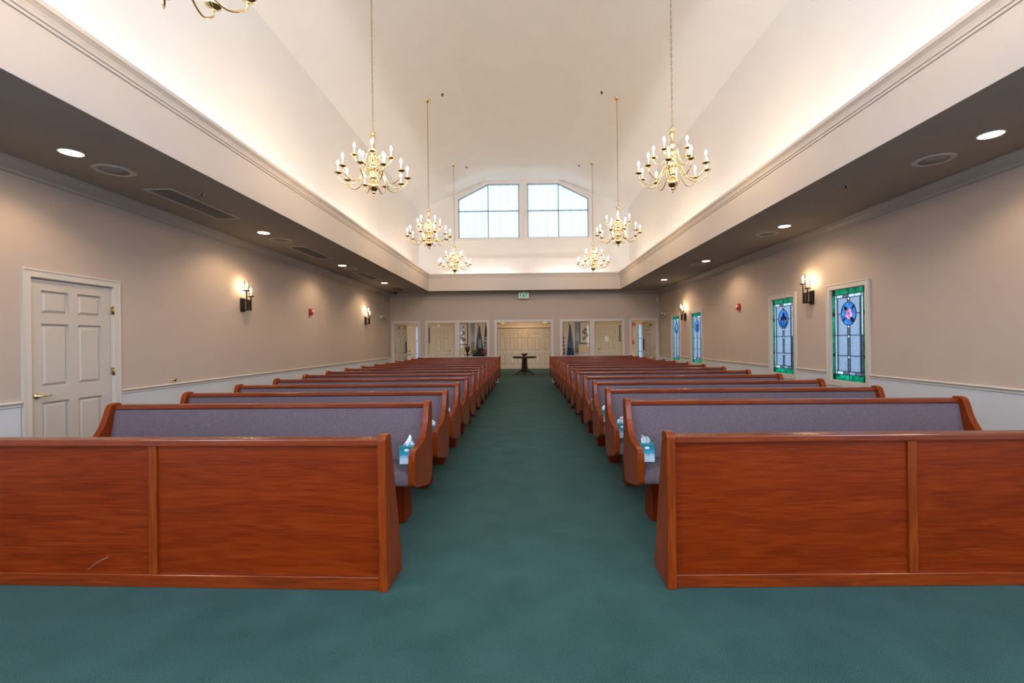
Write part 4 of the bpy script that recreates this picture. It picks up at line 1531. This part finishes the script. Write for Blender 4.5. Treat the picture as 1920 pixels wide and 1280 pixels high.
# pictures
def picture(x0, x1, z0, z1, style, lab, seed):
    t = thing('framed_picture', lab, 'picture', ((x0 + x1) / 2, YL, (z0 + z1) / 2), 0, 'framed botanical prints')
    w2, h2 = (x1 - x0) / 2, (z1 - z0) / 2
    f = 0.045
    MB().box(-w2, -w2 + f, -0.035, 0, -h2, h2).box(w2 - f, w2, -0.035, 0, -h2, h2).box(-w2 + f, w2 - f, -0.035, 0, -h2, -h2 + f).box(-w2 + f, w2 - f, -0.035, 0, h2 - f, h2).build('frame', 'frame_black', t)
    pr = MB().box(-w2 + f, w2 - f, -0.014, 0, -h2 + f, h2 - f).build('print', 'paper', t)
    rnd = random.Random(seed)
    ink = MB()
    mat = 'print_ink' if style == 0 else 'print_green'
    for q in range(11 if style == 0 else 8):
        cy = -h2 * 0.55 + h2 * 1.15 * q / 10
        cx = w2 * 0.30 * math.sin(q * 1.1 + seed)
        n = 12
        r = w2 * rnd.uniform(0.16, 0.30)
        pts = [(cx + r * (0.75 + 0.4 * rnd.random()) * math.cos(2 * PI * i / n), cy + r * (0.75 + 0.4 * rnd.random()) * math.sin(2 * PI * i / n)) for i in range(n)]
        ink.prism(pts, -0.0152 - q * 0.00006, -0.0145, 1)
    ink.tube([(w2 * 0.2 * math.sin(i * 0.8 + seed), -0.0155, -h2 * 0.65 + h2 * 1.3 * i / 9) for i in range(10)], 0.004, 4)
    ink.build('botanical_drawing', mat, pr)


picture(-3.42, -2.82, 1.22, 2.33, 0, 'large black framed dark floral print behind the left interior window', 2)
picture(2.72, 3.34, 1.22, 2.33, 1, 'large black framed pale floral print behind the right interior window', 5)
picture(-5.02, -4.74, 1.32, 2.10, 0, 'narrow dark framed print left of the lobby door', 8)
picture(4.72, 5.00, 1.32, 2.10, 1, 'narrow dark framed print right of the lobby door', 9)


# flags
def flag(loc, mat, lab, rot=0.0, canton=None, emblem=None, wide=0.15):
    t = thing('draped_flag', lab, 'flag', loc, rot, 'flags on floor stands in the lobby')
    MB().lathe([(0.15, 0.0), (0.15, 0.02), (0.06, 0.05), (0.025, 0.09), (0.02, 0.1)], n=20).build('stand', 'brass', t)
    MB().tube([(0, 0, 0.08), (0, 0, 2.08)], 0.013, 8).build('pole', 'dark_wood', t)
    MB().lathe([(0.012, 2.08), (0.03, 2.10), (0.02, 2.12), (0.028, 2.15), (0.002, 2.22)], n=12).build('finial', 'brass', t)
    mb = MB()
    n, m = 40, 14

    def pt(i, k):
        tt = k / m
        a = 2 * PI * i / n
        r = 0.030 + (wide - 0.03) * (tt ** 0.8)
        r *= 1 + 0.28 * math.sin(6 * a + 2.0 * tt) * min(1, tt * 2.2)
        return (r * math.cos(a) + 0.02, r * 0.75 * math.sin(a) - 0.02, 2.04 - 1.35 * tt - 0.06 * math.sin(a) * tt)
    vs = [pt(i, k) for k in range(m + 1) for i in range(n)]
    fs = [(k * n + i, k * n + (i + 1) % n, (k + 1) * n + (i + 1) % n, (k + 1) * n + i) for k in range(m) for i in range(n)]
    mb.add(vs, fs, True)
    cl = mb.build('cloth', mat, t)
    if canton:
        mb = MB()
        vs = []
        for k in range(6):
            for i in range(n):
                p = pt(i, k)
                vs.append(((p[0] - 0.02) * 1.06 + 0.02, (p[1] + 0.02) * 1.06 - 0.02, p[2] + 0.002))
        fs = [(k * n + i, k * n + (i + 1) % n, (k + 1) * n + (i + 1) % n, (k + 1) * n + i) for k in range(5) for i in range(n)]
        mb.add(vs, fs, True)
        mb.build('canton', canton, cl)
    if emblem:
        mb = MB()
        vs = []
        for k in range(6, 11):
            for i in range(28, 34):
                p = pt(i, k)
                vs.append((p[0] * 1.04, (p[1] + 0.02) * 1.07 - 0.02, p[2]))
        fs = [(k * 6 + i, k * 6 + i + 1, (k + 1) * 6 + i + 1, (k + 1) * 6 + i) for k in range(4) for i in range(5)]
        mb.add(vs, fs, True)
        mb.build('emblem', emblem, cl)


flag((-1.98, 19.6, 0), 'flag_navy', 'dark navy flag with pale emblem draped on a pole, left lobby', 0.2, None, 'flag_emblem', 0.16)
flag((-1.70, 19.75, 0), 'flag_stripes', 'red and white striped flag with blue top, left of the doorway', 0.5, 'flag_navy', None, 0.14)
flag((1.93, 19.6, 0), 'flag_blue', 'plain blue flag draped on a pole, right lobby', 0.9, None, None, 0.16)
flag((1.63, 19.75, 0), 'flag_stripes', 'red and white flag draped on a pole, right of the doorway', 1.4, 'flag_white', None, 0.12)
for s, nm in ((-1, 'left'), (1, 'right')):
    x0, x1 = sorted((s * 2.17, s * 2.34))
    o = MB().box(x0, x1, 19.7, 19.87, 0, 2.75).box(x0 - .02, x1 + .02, 19.68, 19.89, 0, .12).box(x0 - .015, x1 + .015, 19.685, 19.885, 2.6, 2.66).build('column_lobby_' + nm, 'wainscot_paint')
    tag(o, 'slim white square column in the lobby, %s side' % nm, 'column', kind='structure')
    t = thing('gilt_plaque', 'green gold framed plaque on the %s lobby column' % nm, 'plaque', (s * 2.255, 19.7, 1.1), 0, 'gilt plaques')
    MB().box(-0.07, 0.07, -0.02, 0, -0.27, 0.27).build('frame', 'frame_black', t, 0.004, 1)
    MB().box(-0.062, 0.062, -0.024, -0.02, -0.262, 0.262).build('picture', 'gilt_panel', t)


def bouquet(loc, petal, lab, seed, n=12):
    rnd = random.Random(seed)
    t = thing('flower_arrangement', lab, 'flowers', loc, 0)
    MB().lathe([(0.03, 0.0), (0.06, 0.03), (0.07, 0.10), (0.045, 0.17), (0.05, 0.19), (0.03, 0.19)], n=14).build('vase', 'dark_wood', t)
    st = MB()
    lv = MB()
    heads = []
    for q in range(n):
        a = rnd.uniform(0, 2 * PI)
        r = rnd.uniform(0.02, 0.13)
        z = rnd.uniform(0.27, 0.42)
        p = (r * math.cos(a), r * math.sin(a), z)
        st.tube([(0, 0, 0.17), (p[0] * 0.5, p[1] * 0.5, z * 0.75), p], 0.003, 4)
        heads.append(p)
        for w in range(2):
            aa = a + rnd.uniform(-0.6, 0.6)
            c0 = Vector((p[0] * 0.6, p[1] * 0.6, z * 0.8))
            tip = c0 + Vector((0.07 * math.cos(aa), 0.07 * math.sin(aa), 0.03))
            sd = Vector((-math.sin(aa), math.cos(aa), 0)) * 0.016
            mid = (c0 + tip) / 2
            lv.add([c0, mid + sd, tip, mid - sd, mid + Vector((0, 0, 0.004))], [(0, 1, 4), (1, 2, 4), (2, 3, 4), (3, 0, 4)])
    st.build('stems', 'leaf_green', t)
    lv.build('foliage', 'leaf_green', t)
    hm = MB().lathe([(0.008, -0.01), (0.028, 0.0), (0.034, 0.012), (0.022, 0.024), (0.006, 0.02)], n=8).mesh('blossom', petal)
    for p in heads:
        obj('blossom', hm, t, loc=p)


# stands, urn, flowers, table and bowl
def stand(loc, h, lab):
    t = thing('plant_stand', lab, 'stand', loc, 0)
    MB().lathe([(0.16, h - 0.03), (0.165, h - 0.01), (0.16, h)], n=20).build('top', 'dark_wood', t)
    MB().lathe([(0.03, 0.10), (0.045, 0.2), (0.025, 0.35), (0.03, h - 0.03)], n=12).build('post', 'dark_wood', t)
    for q in range(3):
        a = 2 * PI * q / 3 + 0.5
        MB().tube([(0.02 * math.cos(a), 0.02 * math.sin(a), 0.18), (0.1 * math.cos(a), 0.1 * math.sin(a), 0.12), (0.17 * math.cos(a), 0.17 * math.sin(a), 0.016)], [0.02, 0.016, 0.014], 6).build('foot', 'dark_wood', t)


stand((-2.60, 20.6, 0), 0.80, 'slim dark wooden pedestal stand left of the lobby column')
t = thing('wooden_urn', 'dark carved wooden urn on a pedestal stand, left lobby', 'urn', (-2.60, 20.6, 0.80), 0)
MB().lathe([(0.05, 0.0), (0.055, 0.02), (0.025, 0.05), (0.06, 0.12), (0.12, 0.25), (0.13, 0.34), (0.10, 0.36)], n=16).build('bowl', 'dark_wood', t)
MB().lathe([(0.10, 0.36), (0.06, 0.38), (0.02, 0.40), (0.025, 0.43), (0.002, 0.45)], n=12).build('lid', 'dark_wood', t)
stand((-2.16, 19.3, 0), 0.66, 'dark pedestal stand under the yellow flowers')
bouquet((-2.16, 19.3, 0.66), 'petal_yellow', 'yellow flowers in a dark vase before the lobby column', 3)
stand((-1.72, 19.2, 0), 0.56, 'dark pedestal stand under the orange red flowers')
bouquet((-1.72, 19.2, 0.56), 'petal_red', 'orange red flowers in a dark vase below the striped flag', 4, 16)

t = thing('pedestal_table', 'dark pedestal table standing in the central lobby opening', 'table', (-0.02, 18.7, 0), 0)
tp = [(0.46, 0.68), (0.485, 0.685), (0.49, 0.70), (0.49, 0.745), (0.48, 0.755)]
MB().lathe(tp, n=40).build('top', 'dark_wood', t)
MB().lathe([(0.13, 0.10), (0.145, 0.14), (0.135, 0.22), (0.10, 0.66), (0.15, 0.70)], n=8, smooth=False).build('column', 'dark_wood', t)
for q in range(4):
    a = PI / 2 * q + PI / 4 * 0.0 + 0.0
    c, s_ = math.cos(a), math.sin(a)
    MB().tube([(0.07 * c, 0.07 * s_, 0.19), (0.16 * c, 0.16 * s_, 0.16), (0.26 * c, 0.26 * s_, 0.07), (0.34 * c, 0.34 * s_, 0.03), (0.39 * c, 0.39 * s_, 0.028)], [0.045, 0.04, 0.03, 0.026, 0.028], 8).build('foot', 'dark_wood', t)
t = thing('wooden_bowl', 'brown flared wooden bowl on the dark pedestal table', 'bowl', (-0.02, 18.7, 0.755), 0)
MB().lathe([(0.05, 0.0), (0.05, 0.012), (0.07, 0.025), (0.12, 0.07), (0.145, 0.115), (0.138, 0.117), (0.11, 0.075), (0.06, 0.035), (0.005, 0.03)], n=28).build('body', 'bowl_wood', t)

# lobby ceiling lights
for i, (x, y) in enumerate(((0, 21.3), (-3.2, 20.2), (3.2, 20.2), (-5.8, 20.5), (5.8, 20.5))):
    t = thing('lobby_ceiling_light', 'round flush ceiling light in the lobby, %s' % ['centre', 'left inner', 'right inner', 'left end', 'right end'][i], 'ceiling light', (x, y, 2.75), 0, 'lobby ceiling lights')
    MB().lathe([(0.19, 0.0), (0.19, -0.025), (0.17, -0.03)], n=24).build('base', 'brass', t)
    MB().lathe([(0.165, -0.028), (0.15, -0.06), (0.09, -0.085), (0.002, -0.09)], n=20).build('globe', 'lobby_glow', t)
